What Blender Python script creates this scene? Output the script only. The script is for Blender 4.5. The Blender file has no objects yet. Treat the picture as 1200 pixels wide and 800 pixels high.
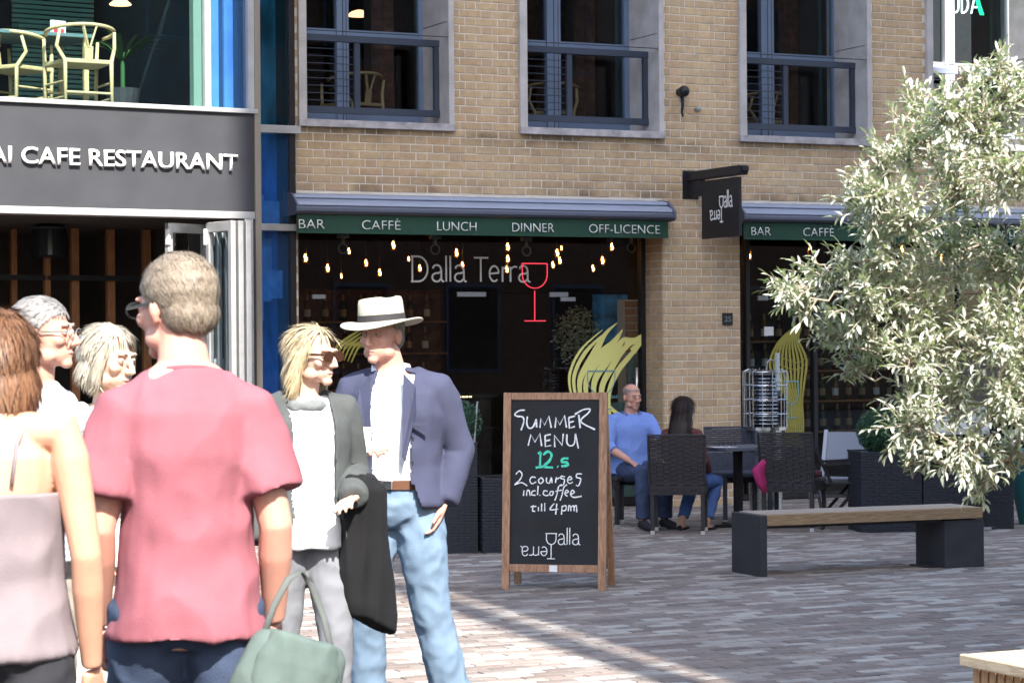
import bpy, bmesh, math, random
from mathutils import Vector, Matrix, noise
from math import sin, cos, pi, radians
random.seed(7)
SC = bpy.context.scene
COL = SC.collection
R = radians

# ---------------------------------------------------------------- camera, sky, sun, exposure
cam_d = bpy.data.cameras.new('camera'); cam = bpy.data.objects.new('camera', cam_d); COL.objects.link(cam)
cam_d.lens = 82.5; cam_d.sensor_width = 36; cam_d.clip_start = 0.1; cam_d.clip_end = 2000
cam.matrix_world = Matrix.Translation((0, 0, 1.6)) @ Matrix.Rotation(R(90.0625), 4, 'X') @ Matrix.Rotation(-0.0077, 4, 'Z')
cam_d.dof.use_dof = True; cam_d.dof.focus_distance = 14.0; cam_d.dof.aperture_fstop = 11.0
SC.camera = cam
world = bpy.data.worlds.new('World'); SC.world = world; world.use_nodes = True
SUN_EL = R(46.0)
LX, LY = -0.331, 0.9436                     # horizontal travel of the sunlight
sky = world.node_tree.nodes.new('ShaderNodeTexSky'); sky.sky_type = 'NISHITA'; sky.sun_disc = False
sky.sun_elevation = SUN_EL; sky.sun_rotation = math.atan2(-LX, -LY)
sky.altitude = 50; sky.air_density = 1.0; sky.dust_density = 2.0; sky.ozone_density = 0.6
bg = world.node_tree.nodes['Background']; bg.inputs['Strength'].default_value = 0.15
world.node_tree.links.new(sky.outputs[0], bg.inputs['Color'])
sun_d = bpy.data.lights.new('sun', 'SUN'); sun_d.energy = 4.4; sun_d.angle = R(0.53); sun_d.color = (1.0, 0.955, 0.89)
sun = bpy.data.objects.new('sun', sun_d); COL.objects.link(sun)
sdir = Vector((LX * cos(SUN_EL), LY * cos(SUN_EL), -sin(SUN_EL)))
sun.rotation_euler = sdir.to_track_quat('-Z', 'Y').to_euler(); sun.location = (5, -10, 20)
SC.view_settings.view_transform = 'Standard'; SC.view_settings.look = 'None'
SC.view_settings.exposure = 1.78; SC.view_settings.gamma = 1.0
SC.render.engine = 'CYCLES'
SC.cycles.max_bounces = 8; SC.cycles.transparent_max_bounces = 16
SC.cycles.caustics_reflective = False; SC.cycles.caustics_refractive = False

# ---------------------------------------------------------------- helpers
class MB:
    def __init__(s): s.v = []; s.f = []
    def add(s, vs, fs, M=None):
        n = len(s.v)
        s.v += [tuple(M @ Vector(p)) if M else tuple(p) for p in vs]
        s.f += [tuple(i + n for i in f) for f in fs]; return s
    def box(s, x0, x1, y0, y1, z0, z1, M=None):
        return s.add([(x0,y0,z0),(x1,y0,z0),(x1,y1,z0),(x0,y1,z0),(x0,y0,z1),(x1,y0,z1),(x1,y1,z1),(x0,y1,z1)],
                     [(0,3,2,1),(4,5,6,7),(0,1,5,4),(1,2,6,5),(2,3,7,6),(3,0,4,7)], M)
    def beam(s, p, q, w, d, up=(0,0,1)):
        p, q = Vector(p), Vector(q); a = (q - p).normalized(); u = Vector(up)
        if abs(a.dot(u)) > .98: u = Vector((0, 1, 0))
        b = a.cross(u).normalized(); c = b.cross(a)
        vs = [P + b*sx*w/2 + c*sy*d/2 for P in (p, q) for sx, sy in ((-1,-1),(1,-1),(1,1),(-1,1))]
        return s.add(vs, [(3,2,1,0),(4,5,6,7),(0,1,5,4),(1,2,6,5),(2,3,7,6),(3,0,4,7)])
    def tube(s, pts, rad, n=8, side=None, flat=1.0):
        pts = [Vector(p) for p in pts]
        if not hasattr(rad, '__len__'): rad = [rad] * len(pts)
        base = len(s.v); prev = None
        for i, p in enumerate(pts):
            t = (pts[min(i+1, len(pts)-1)] - pts[max(i-1, 0)])
            t = t.normalized() if t.length > 1e-9 else Vector((0,0,1))
            if side is not None: a = Vector(side) - t * Vector(side).dot(t)
            elif prev is not None: a = prev - t * prev.dot(t)
            else: a = t.orthogonal()
            if a.length < 1e-6: a = t.orthogonal()
            a.normalize(); prev = a; b = t.cross(a)
            for k in range(n):
                an = 2*pi*k/n
                s.v.append(tuple(p + a*rad[i]*cos(an) + b*rad[i]*flat*sin(an)))
        for i in range(len(pts)-1):
            for k in range(n):
                k2 = (k+1) % n
                s.f.append((base+i*n+k, base+i*n+k2, base+(i+1)*n+k2, base+(i+1)*n+k))
        s.f.append(tuple(base+k for k in reversed(range(n))))
        s.f.append(tuple(base+(len(pts)-1)*n+k for k in range(n)))
        return s
    def rings(s, rs, n=24):
        """closed loft of (centre, side vector, depth vector)"""
        base = len(s.v)
        for c, a, b in rs:
            c, a, b = Vector(c), Vector(a), Vector(b)
            for k in range(n):
                an = 2*pi*k/n; s.v.append(tuple(c + a*cos(an) + b*sin(an)))
        for i in range(len(rs)-1):
            for k in range(n):
                k2 = (k+1) % n
                s.f.append((base+i*n+k, base+i*n+k2, base+(i+1)*n+k2, base+(i+1)*n+k))
        s.f.append(tuple(base+k for k in reversed(range(n)))); s.f.append(tuple(base+(len(rs)-1)*n+k for k in range(n)))
        return s
    def ell(s, c, r, M=None, n=16, m=10):
        c = Vector(c); vs = []; fs = []
        for i in range(1, m):
            th = pi*i/m
            for k in range(n):
                an = 2*pi*k/n; vs.append(c + Vector((r[0]*sin(th)*cos(an), r[1]*sin(th)*sin(an), r[2]*cos(th))))
        vs.append(c + Vector((0,0,r[2]))); vs.append(c - Vector((0,0,r[2])))
        for i in range(m-2):
            for k in range(n):
                k2 = (k+1) % n; fs.append((i*n+k, (i+1)*n+k, (i+1)*n+k2, i*n+k2))
        T, B = (m-1)*n, (m-1)*n+1
        for k in range(n):
            k2 = (k+1) % n; fs.append((T, k, k2)); fs.append((B, (m-2)*n+k2, (m-2)*n+k))
        return s.add(vs, fs, M)
    def prism(s, pts, y0, y1, M=None):
        """outline in the x-z plane pushed from y0 to y1"""
        n = len(pts)
        vs = [(p[0], y0, p[1]) for p in pts] + [(p[0], y1, p[1]) for p in pts]
        return s.add(vs, [tuple(range(n)), tuple(reversed(range(n, 2*n)))] + [(i, i+n, (i+1) % n + n, (i+1) % n) for i in range(n)], M)
    def ribbon(s, pts, w, y0=0.0, y1=-0.002):
        """flat stroke in the x-z plane, w a number or a list"""
        n = len(pts)
        if not hasattr(w, '__len__'): w = [w]*n
        L = []; Rr = []
        for i in range(n):
            a = pts[max(i-1, 0)]; b = pts[min(i+1, n-1)]
            dx, dz = b[0]-a[0], b[1]-a[1]; l = math.hypot(dx, dz) or 1
            nx, nz = -dz/l*w[i]/2, dx/l*w[i]/2
            L.append((pts[i][0]+nx, pts[i][1]+nz)); Rr.append((pts[i][0]-nx, pts[i][1]-nz))
        for i in range(n-1):
            s.prism([L[i], L[i+1], Rr[i+1], Rr[i]], y0, y1)
        return s
    def mesh(s, name, m, smooth=False):
        me = bpy.data.meshes.new(name); me.from_pydata(s.v, [], s.f); me.update()
        if m: me.materials.append(m)
        if smooth: me.polygons.foreach_set('use_smooth', [True]*len(me.polygons))
        return me
    def build(s, name, m, parent=None, loc=(0,0,0), rot=(0,0,0), smooth=False, bevel=0, fix=False, stuff=False):
        me = s.mesh(name, m, smooth)
        if fix or bevel:
            b = bmesh.new(); b.from_mesh(me); bmesh.ops.recalc_face_normals(b, faces=b.faces)
            if bevel:
                bmesh.ops.remove_doubles(b, verts=b.verts, dist=1e-5)
                bmesh.ops.bevel(b, geom=list(b.edges), offset=bevel, segments=2, affect='EDGES', profile=.5)
            b.to_mesh(me); b.free()
        return obj(name, me, parent, loc, rot, stuff)

def obj(name, me, parent=None, loc=(0,0,0), rot=(0,0,0), stuff=False):
    o = bpy.data.objects.new(name, me); COL.objects.link(o)
    o.location = loc; o.rotation_euler = rot
    if parent: o.parent = parent
    if stuff: o['kind'] = 'stuff'
    return o
def tag(o, label, cat, group=None, kind=None):
    if label: o['label'] = label
    if cat: o['category'] = cat
    if group: o['group'] = group
    if kind: o['kind'] = kind
    return o
def thing(name, label, cat, loc=(0,0,0), rz=0, group=None):
    return tag(obj(name, None, None, loc, (0,0,rz)), label, cat, group)
def copy_tree(o, parent=None, kids=None):
    c = o.copy(); COL.objects.link(c); c.parent = parent
    for ch in list(o.children): copy_tree(ch, c)
    return c

# wall frame: u along the brick facade, v into it
TH = R(25.7)
def W(u, v, z=0): return Vector((u*cos(TH) - v*sin(TH), 22.1 + u*sin(TH) + v*cos(TH), z))
TL = R(31.0)
def WL(u, v, z=0): return Vector((-2.149 + u*cos(TL) - v*sin(TL), 19.5 + u*sin(TL) + v*cos(TL), z))

# ---------------------------------------------------------------- materials
def nt(m): m.use_nodes = True; return m.node_tree.nodes, m.node_tree.links
def mat(name, col, rough=.6, metal=0, var=0, scale=8, bump=0, bscale=60, spec=.3, stretch=None, sheen=0, emit=None, estr=0, trans=0):
    m = bpy.data.materials.new(name); N, L = nt(m); b = N['Principled BSDF']
    b.inputs['Base Color'].default_value = (*col, 1); b.inputs['Roughness'].default_value = rough
    b.inputs['Metallic'].default_value = metal; b.inputs['Specular IOR Level'].default_value = spec
    if sheen: b.inputs['Sheen Weight'].default_value = sheen
    if emit: b.inputs['Emission Color'].default_value = (*emit, 1); b.inputs['Emission Strength'].default_value = estr
    tc = N.new('ShaderNodeTexCoord'); mp = N.new('ShaderNodeMapping'); L.new(tc.outputs['Object'], mp.inputs[0])
    if stretch: mp.inputs['Scale'].default_value = stretch
    if var:
        n = N.new('ShaderNodeTexNoise'); n.inputs['Scale'].default_value = scale; n.inputs['Detail'].default_value = 6
        L.new(mp.outputs[0], n.inputs['Vector'])
        r = N.new('ShaderNodeMapRange'); r.inputs[1].default_value = .3; r.inputs[2].default_value = .7
        r.inputs[3].default_value = 1-var; r.inputs[4].default_value = 1+var
        L.new(n.outputs[0], r.inputs[0])
        x = N.new('ShaderNodeVectorMath'); x.operation = 'SCALE'; x.inputs[0].default_value = col
        L.new(r.outputs[0], x.inputs['Scale']); L.new(x.outputs[0], b.inputs['Base Color'])
        r2 = N.new('ShaderNodeMapRange'); r2.inputs[3].default_value = max(.05, rough-.12); r2.inputs[4].default_value = min(1, rough+.12)
        L.new(n.outputs[0], r2.inputs[0]); L.new(r2.outputs[0], b.inputs['Roughness'])
    if bump:
        n = N.new('ShaderNodeTexNoise'); n.inputs['Scale'].default_value = bscale; n.inputs['Detail'].default_value = 5
        L.new(mp.outputs[0], n.inputs['Vector'])
        bp = N.new('ShaderNodeBump'); bp.inputs['Strength'].default_value = bump; bp.inputs['Distance'].default_value = .01
        L.new(n.outputs[0], bp.inputs['Height']); L.new(bp.outputs[0], b.inputs['Normal'])
    return m
def ramp_mat(name, cols, island, rough=.85, grain=.18, bump=.4, bscale=90, stain=False):
    """colour picked per brick: per object or per mesh island"""
    m = bpy.data.materials.new(name); N, L = nt(m); b = N['Principled BSDF']; b.inputs['Roughness'].default_value = rough
    b.inputs['Specular IOR Level'].default_value = .3
    if island: g = N.new('ShaderNodeNewGeometry'); src = g.outputs['Random Per Island']
    else: g = N.new('ShaderNodeObjectInfo'); src = g.outputs['Random']
    r = N.new('ShaderNodeValToRGB'); r.color_ramp.interpolation = 'LINEAR'
    e = r.color_ramp.elements
    while len(e) < len(cols): e.new(.5)
    for i, c in enumerate(cols): e[i].position = i/(len(cols)-1); e[i].color = (*c, 1)
    L.new(src, r.inputs[0])
    tc = N.new('ShaderNodeNewGeometry')
    n = N.new('ShaderNodeTexNoise'); n.inputs['Scale'].default_value = 14; n.inputs['Detail'].default_value = 8; n.inputs['Roughness'].default_value = .7
    L.new(tc.outputs['Position'], n.inputs['Vector'])
    q = N.new('ShaderNodeMapRange'); q.inputs[1].default_value = .3; q.inputs[2].default_value = .7; q.inputs[3].default_value = 1-grain; q.inputs[4].default_value = 1+grain
    L.new(n.outputs[0], q.inputs[0])
    n3 = N.new('ShaderNodeTexNoise'); n3.inputs['Scale'].default_value = 1.3; n3.inputs['Detail'].default_value = 4
    L.new(tc.outputs['Position'], n3.inputs['Vector'])
    q3 = N.new('ShaderNodeMapRange'); q3.inputs[1].default_value = .3; q3.inputs[2].default_value = .7; q3.inputs[3].default_value = .88; q3.inputs[4].default_value = 1.1
    L.new(n3.outputs[0], q3.inputs[0])
    mu = N.new('ShaderNodeMath'); mu.operation = 'MULTIPLY'; L.new(q.outputs[0], mu.inputs[0]); L.new(q3.outputs[0], mu.inputs[1])
    x = N.new('ShaderNodeVectorMath'); x.operation = 'SCALE'; L.new(r.outputs[0], x.inputs[0]); L.new(mu.outputs[0], x.inputs['Scale'])
    last = x
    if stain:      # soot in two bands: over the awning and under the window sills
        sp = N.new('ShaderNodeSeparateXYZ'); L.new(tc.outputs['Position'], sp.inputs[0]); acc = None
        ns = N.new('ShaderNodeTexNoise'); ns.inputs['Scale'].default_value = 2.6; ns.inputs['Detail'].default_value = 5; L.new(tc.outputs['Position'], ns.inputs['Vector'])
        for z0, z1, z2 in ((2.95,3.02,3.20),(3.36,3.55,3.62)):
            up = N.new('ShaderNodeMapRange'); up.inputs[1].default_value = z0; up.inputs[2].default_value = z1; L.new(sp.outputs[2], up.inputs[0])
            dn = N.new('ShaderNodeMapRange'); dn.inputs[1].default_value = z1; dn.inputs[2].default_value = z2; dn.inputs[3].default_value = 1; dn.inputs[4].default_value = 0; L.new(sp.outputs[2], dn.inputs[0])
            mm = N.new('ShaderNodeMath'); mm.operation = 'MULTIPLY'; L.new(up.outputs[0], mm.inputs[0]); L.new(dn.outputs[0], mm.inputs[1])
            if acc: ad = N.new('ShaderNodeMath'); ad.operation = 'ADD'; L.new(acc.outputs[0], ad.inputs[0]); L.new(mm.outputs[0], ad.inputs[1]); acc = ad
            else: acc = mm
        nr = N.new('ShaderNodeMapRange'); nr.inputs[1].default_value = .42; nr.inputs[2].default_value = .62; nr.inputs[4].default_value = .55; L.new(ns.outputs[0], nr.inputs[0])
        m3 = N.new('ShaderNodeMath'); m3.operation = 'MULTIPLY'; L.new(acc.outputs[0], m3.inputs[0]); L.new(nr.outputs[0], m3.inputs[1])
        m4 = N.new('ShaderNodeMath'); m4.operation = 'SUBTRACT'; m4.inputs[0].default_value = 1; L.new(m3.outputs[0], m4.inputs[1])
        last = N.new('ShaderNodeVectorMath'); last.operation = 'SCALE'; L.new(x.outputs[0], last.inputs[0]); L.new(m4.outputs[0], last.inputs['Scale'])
    L.new(last.outputs[0], b.inputs['Base Color'])
    n2 = N.new('ShaderNodeTexNoise'); n2.inputs['Scale'].default_value = bscale; n2.inputs['Detail'].default_value = 4
    L.new(tc.outputs['Position'], n2.inputs['Vector'])
    bp = N.new('ShaderNodeBump'); bp.inputs['Strength'].default_value = bump; bp.inputs['Distance'].default_value = .006
    L.new(n2.outputs[0], bp.inputs['Height']); L.new(bp.outputs[0], b.inputs['Normal'])
    return m
def glass_mat(name, tint=(.85,.9,.9), refl=1.0, rough=.0, haze=0.0, hcol=(.5,.5,.5)):
    m = bpy.data.materials.new(name); N, L = nt(m); out = N['Material Output']; N.remove(N['Principled BSDF'])
    t = N.new('ShaderNodeBsdfTransparent'); t.inputs[0].default_value = (*tint, 1)
    g = N.new('ShaderNodeBsdfGlossy'); g.inputs['Roughness'].default_value = rough
    f = N.new('ShaderNodeFresnel'); f.inputs[0].default_value = 1.5
    k = N.new('ShaderNodeMath'); k.operation = 'MULTIPLY'; k.inputs[1].default_value = refl; k.use_clamp = True; L.new(f.outputs[0], k.inputs[0])
    ge = N.new('ShaderNodeNewGeometry'); iv = N.new('ShaderNodeMath'); iv.operation = 'SUBTRACT'; iv.inputs[0].default_value = 1; L.new(ge.outputs['Backfacing'], iv.inputs[1])
    k0 = k; k = N.new('ShaderNodeMath'); k.operation = 'MULTIPLY'; L.new(k0.outputs[0], k.inputs[0]); L.new(iv.outputs[0], k.inputs[1])
    mx = N.new('ShaderNodeMixShader'); L.new(k.outputs[0], mx.inputs[0]); L.new(t.outputs[0], mx.inputs[1]); L.new(g.outputs[0], mx.inputs[2])
    last = mx
    if haze:
        d = N.new('ShaderNodeBsdfDiffuse'); d.inputs[0].default_value = (*hcol, 1)
        m2 = N.new('ShaderNodeMixShader'); m2.inputs[0].default_value = haze
        L.new(mx.outputs[0], m2.inputs[1]); L.new(d.outputs[0], m2.inputs[2]); last = m2
    L.new(last.outputs[0], out.inputs[0]); return m
def wood_mat(name, col, dark, scale=(1,1,12), rough=.6):
    m = bpy.data.materials.new(name); N, L = nt(m); b = N['Principled BSDF']; b.inputs['Roughness'].default_value = rough
    tc = N.new('ShaderNodeTexCoord'); mp = N.new('ShaderNodeMapping'); mp.inputs['Scale'].default_value = scale; L.new(tc.outputs['Object'], mp.inputs[0])
    n = N.new('ShaderNodeTexNoise'); n.inputs['Scale'].default_value = 9; n.inputs['Detail'].default_value = 8; n.inputs['Distortion'].default_value = .6
    L.new(mp.outputs[0], n.inputs['Vector'])
    r = N.new('ShaderNodeValToRGB'); r.color_ramp.elements[0].position = .35; r.color_ramp.elements[1].position = .68
    r.color_ramp.elements[0].color = (*dark, 1); r.color_ramp.elements[1].color = (*col, 1)
    L.new(n.outputs[0], r.inputs[0]); L.new(r.outputs[0], b.inputs['Base Color'])
    bp = N.new('ShaderNodeBump'); bp.inputs['Strength'].default_value = .35; bp.inputs['Distance'].default_value = .004
    L.new(n.outputs[0], bp.inputs['Height']); L.new(bp.outputs[0], b.inputs['Normal']); return m
def emit_mat(name, col, s):
    m = bpy.data.materials.new(name); N, L = nt(m); out = N['Material Output']; N.remove(N['Principled BSDF'])
    e = N.new('ShaderNodeEmission'); e.inputs[0].default_value = (*col, 1); e.inputs[1].default_value = s; L.new(e.outputs[0], out.inputs[0]); return m

BR0 = [(.38,.255,.155),(.48,.345,.20),(.44,.315,.195),(.50,.37,.22),(.40,.27,.175),(.49,.34,.21),(.45,.345,.22),(.38,.265,.18),(.53,.40,.25)]
BR = [tuple(a*.62+b*.38 for a,b in zip(c,(.47,.34,.205))) for c in BR0]
PV = [(.22,.205,.195),(.155,.13,.12),(.19,.155,.145),(.38,.375,.355),(.13,.11,.11),(.19,.17,.16),(.22,.18,.165),(.33,.325,.31),(.165,.14,.135),(.36,.345,.32),(.145,.125,.12),(.20,.175,.165)]
PV = [(a*.90+.022,b*.88+.016,c*.84+.012) for a,b,c in PV]
M = dict(
 brick1=ramp_mat('brick_single', BR, False, stain=True), brick2=ramp_mat('brick_course', BR, True, stain=True),
 mortar=mat('mortar', (.64,.59,.51), .95, var=.12, scale=5, bump=.5, bscale=120),
 paver1=ramp_mat('paver_single', PV, False, grain=.14, bump=.3), paver2=ramp_mat('paver_mass', PV, True, grain=.14, bump=.3),
 joint=mat('paver_joint', (.035,.033,.035), .95, bump=.4),
 ground=mat('ground', (.20,.19,.18), .9, var=.15, scale=1),
 stone=mat('stone', (.43,.41,.40), .85, var=.17, scale=5, bump=.25, bscale=70),
 stone_dirty=mat('weathered_stone', (.36,.34,.35), .9, var=.35, scale=9, bump=.4, bscale=60),
 frame=mat('blue_grey_frame', (.13,.18,.275), .45, var=.06, scale=4),
 rail=mat('slate_rail', (.040,.052,.078), .5, var=.08, scale=5),
 white_frame=mat('pale_frame', (.55,.56,.60), .45),
 glass=glass_mat('window_glass', (.80,.84,.86)),
 shopglass=glass_mat('shop_glass', (.82,.86,.85), 1.5),
 blueglass=glass_mat('blue_glass', (.55,.72,.92), 1.8, .02, .10, (.08,.25,.55)),
 tealglass=glass_mat('teal_glass', (.5,.72,.74), 1.6, .0, .03, (.05,.16,.22)),
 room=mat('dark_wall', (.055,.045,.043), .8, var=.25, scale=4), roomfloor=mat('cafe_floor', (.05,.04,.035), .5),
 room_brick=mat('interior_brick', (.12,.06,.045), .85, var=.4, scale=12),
 black=mat('black_paint', (.018,.018,.021), .45, var=.1), dark=mat('charcoal', (.035,.036,.042), .6, var=.15, bump=.1),
 metal=mat('steel', (.50,.51,.53), .28, metal=1, var=.08), alu=mat('aluminium', (.52,.51,.50), .4, metal=.6, var=.08),
 casing=mat('awning_case', (.25,.28,.36), .38, var=.05, scale=3), casing_dark=mat('awning_case_dark', (.10,.11,.15), .5),
 green=mat('green_canvas', (.020,.060,.040), .85, var=.1, scale=30, bump=.25, bscale=300),
 white=mat('white_lettering', (.72,.74,.73), .6), chalk=mat('white_chalk', (.75,.76,.77), .95, var=.2, scale=60),
 chalkgreen=mat('green_chalk', (.08,.60,.42), .9, var=.15, scale=60),
 board=mat('chalkboard', (.019,.020,.023), .8, var=.3, scale=4, bump=.05),
 pine=wood_mat('board_frame_wood', (.40,.23,.13), (.22,.11,.06), (9,9,1)),
 oak=wood_mat('bench_oak', (.34,.235,.13), (.20,.135,.075), (1.2,10,10)),
 oaktop=wood_mat('bench_top_oak', (.38,.33,.28), (.25,.20,.16), (1.2,12,12), .55),
 cedar=wood_mat('cedar_slat', (.52,.30,.14), (.36,.18,.08), (10,10,1)), cedar_top=wood_mat('planter_top', (.55,.44,.30), (.40,.30,.19), (10,1.5,10)),
 batten=wood_mat('timber_batten', (.36,.165,.065), (.24,.10,.04), (10,10,1)),
 ash=wood_mat('pale_ash', (.60,.45,.25), (.48,.34,.17), (8,8,2)),
 fascia=mat('slate_fascia', (.042,.043,.048), .6, var=.12, scale=3, bump=.05),
 rattan=mat('dark_rattan', (.030,.027,.030), .55, var=.3, scale=80), rattan2=mat('grey_rattan', (.055,.062,.085), .55, var=.3, scale=80),
 wicker=mat('charcoal_wicker', (.027,.030,.039), .6, var=.3, scale=70),
 greychair=mat('pale_grey_paint', (.36,.38,.42), .5), greyfab=mat('grey_sling', (.22,.24,.28), .85),
 bulb=emit_mat('warm_filament', (1.0,.42,.12), 22), bulbglass=glass_mat('bulb_glass', (1.0,.82,.6), 1.0, 0, .03, (1,.5,.2)),
 glow=mat('lamp_glow', (.9,.5,.25), .5, emit=(1.0,.50,.22), estr=1.2), led=emit_mat('led_strip', (1.0,.72,.35), 2.0),
 red=emit_mat('red_neon', (1.0,.06,.10), .50), neon_white=emit_mat('white_neon', (.78,1.0,.90), 1.3), neon_green=emit_mat('green_neon', (.02,.9,.35), .9),
 sign_white=mat('sign_white', (.80,.78,.75), .5), yellow=mat('yellow_vinyl', (.72,.70,.24), .6), olive=mat('olive_vinyl', (.30,.27,.055), .6),
 cyan=mat('pale_blue_vinyl', (.16,.33,.38), .6), plate=mat('frosted_plate', (.30,.31,.32), .5), paper=mat('white_paper', (.7,.7,.7), .8),
 leaf=None, bark=mat('bark', (.30,.255,.20), .9, var=.3, scale=25, bump=.6),
 box=mat('topiary_leaf', (.035,.085,.045), .5, var=.4, scale=30),
 pink=mat('magenta_cloth', (.40,.03,.14), .8, var=.15, bump=.2),
)
def leaf_mat(name, top, under, tr=.35):
    m = bpy.data.materials.new(name); N, L = nt(m); out = N['Material Output']; N.remove(N['Principled BSDF'])
    g = N.new('ShaderNodeNewGeometry'); oi = N.new('ShaderNodeObjectInfo')
    mx = N.new('ShaderNodeMix'); mx.data_type = 'RGBA'; mx.inputs[6].default_value = (*top, 1); mx.inputs[7].default_value = (*under, 1)
    L.new(g.outputs['Backfacing'], mx.inputs[0])
    n = N.new('ShaderNodeTexNoise'); n.inputs['Scale'].default_value = 7; L.new(g.outputs['Position'], n.inputs['Vector'])
    ad = N.new('ShaderNodeMath'); ad.operation = 'ADD'; L.new(n.outputs[0], ad.inputs[0]); L.new(g.outputs['Random Per Island'], ad.inputs[1])
    q = N.new('ShaderNodeMapRange'); q.inputs[1].default_value = .4; q.inputs[2].default_value = 1.6; q.inputs[3].default_value = .6; q.inputs[4].default_value = 1.35; L.new(ad.outputs[0], q.inputs[0])
    x = N.new('ShaderNodeVectorMath'); x.operation = 'SCALE'; L.new(mx.outputs[2], x.inputs[0]); L.new(q.outputs[0], x.inputs['Scale'])
    p = N.new('ShaderNodeBsdfPrincipled'); p.inputs['Roughness'].default_value = .42; L.new(x.outputs[0], p.inputs['Base Color'])
    t = N.new('ShaderNodeBsdfTranslucent'); t.inputs[0].default_value = (top[0]*1.6, top[1]*1.9, top[2]*.9, 1)
    a = N.new('ShaderNodeMixShader'); a.inputs[0].default_value = tr; L.new(p.outputs[0], a.inputs[1]); L.new(t.outputs[0], a.inputs[2])
    L.new(a.outputs[0], out.inputs[0]); return m
M['leaf'] = leaf_mat('olive_leaf', (.26,.285,.195), (.50,.51,.44), .3)

def text(name, body, size, m, parent, origin, xdir, updir, depth=.004, bold=0, width=None, align='LEFT', thing_tag=None, spacing=1.0, flipx=False):
    """text mesh whose baseline starts at origin and runs along xdir"""
    cu = bpy.data.curves.new('t', 'FONT'); cu.body = body; cu.size = 1; cu.extrude = 0.0; cu.offset = bold; cu.space_character = spacing; cu.resolution_u = 4
    o = bpy.data.objects.new('t', cu); COL.objects.link(o)
    dg = bpy.context.evaluated_depsgraph_get(); me = bpy.data.meshes.new_from_object(o.evaluated_get(dg))
    bpy.data.objects.remove(o); bpy.data.curves.remove(cu)
    xs = [v.co.x for v in me.vertices]; ys = [v.co.y for v in me.vertices]
    x0, x1, h = min(xs), max(xs), max(ys) - min(0, min(ys))
    sy = size / 0.73; sx = sy if width is None else width/(x1-x0)
    X, U = Vector(xdir).normalized(), Vector(updir).normalized(); Nn = X.cross(U)
    off = {'LEFT': -x0*sx, 'CENTER': -(x0+x1)/2*sx}[align]
    bm = bmesh.new(); bm.from_mesh(me)
    for v in bm.verts:
        a, b_ = v.co.x*sx + off, v.co.y*sy
        v.co = X*a + U*b_
    if depth:
        r = bmesh.ops.extrude_face_region(bm, geom=list(bm.faces))
        for e in r['geom']:
            if isinstance(e, bmesh.types.BMVert): e.co += Nn*depth
    bmesh.ops.recalc_face_normals(bm, faces=bm.faces)
    bm.to_mesh(me); bm.free(); me.name = name; me.materials.clear(); me.materials.append(m)
    return obj(name, me, parent, origin)

# ================================================================ THE SETTING
g = MB().add([(-160,-160,-.03),(160,-160,-.03),(160,160,-.03),(-160,160,-.03)], [(0,1,2,3)]).build('ground', M['ground']); g['kind'] = 'structure'

def make_pavement():
    # joint bed, then pavers in courses that run with the facade
    bed = MB()
    c = [W(-14,-24,0), W(14,-24,0), W(14,4.4,0), W(-14,4.4,0)]
    bed.add([(p.x,p.y,-.007) for p in c] + [(p.x,p.y,-.02) for p in c], [(0,1,2,3),(7,6,5,4),(0,4,5,1),(1,5,6,2),(2,6,7,3),(3,7,4,0)])
    root = bed.build('pavement', M['joint']); root['kind'] = 'structure'
    rnd = random.Random(3); L_, D_ = .205, .088
    cells = []
    nrow = 0; v = -13.6
    while v < .9:
        d = D_
        off = (nrow % 2)*L_/2 + rnd.uniform(-.02,.02)
        u = -6.0 - off
        while u < 8.5:
            p = W(u+L_/2, v+d/2)
            vis = abs(p.x)/max(p.y,.1) < .235 and p.y > 10.0
            if vis: cells.append((u, v, L_, d, p))
            u += L_
        v += d; nrow += 1
    cells.sort(key=lambda c: c[4].y if (c[4].y > 10.95 and abs(c[4].x)/c[4].y < .218) else 99 + c[4].y)
    def slab():
        return MB().box(-L_/2+.005, L_/2-.005, -D_/2+.005, D_/2-.005, -.03, 0)
    me = slab().mesh('paver', M['paver1'])
    b = bmesh.new(); b.from_mesh(me); top = [e for e in b.edges if all(abs(x.co.z) < 1e-6 for x in e.verts)]
    bmesh.ops.bevel(b, geom=top, offset=.004, segments=1, affect='EDGES'); b.to_mesh(me); b.free()
    for (u, v, l, d, p) in cells[:300]:
        o = obj('paver', me, root, (p.x, p.y, rnd.uniform(-.002,.002)), (rnd.gauss(0,.006), rnd.gauss(0,.004), TH + rnd.gauss(0,.004)))
    mb = MB()
    for (u, v, l, d, p) in cells[300:]:
        z = rnd.uniform(-.002,.002); j = [rnd.uniform(-.0012,.0012) for _ in range(4)]
        cs = [W(u+.005,v+.005), W(u+l-.005,v+.005), W(u+l-.005,v+d-.005), W(u+.005,v+d-.005)]
        ins = [W(u+.009,v+.009), W(u+l-.009,v+.009), W(u+l-.009,v+d-.009), W(u+.009,v+d-.009)]
        mb.add([(q.x,q.y,-.016) for q in cs] + [(q.x,q.y,z-.003) for q in cs] + [(q.x,q.y,z+j[i]) for i, q in enumerate(ins)],
               [(0,1,5,4),(1,2,6,5),(2,3,7,6),(3,0,4,7),(4,5,9,8),(5,6,10,9),(6,7,11,10),(7,4,8,11),(8,9,10,11)])
    mb.build('paver_field', M['paver2'], root, stuff=True)
make_pavement()

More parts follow.
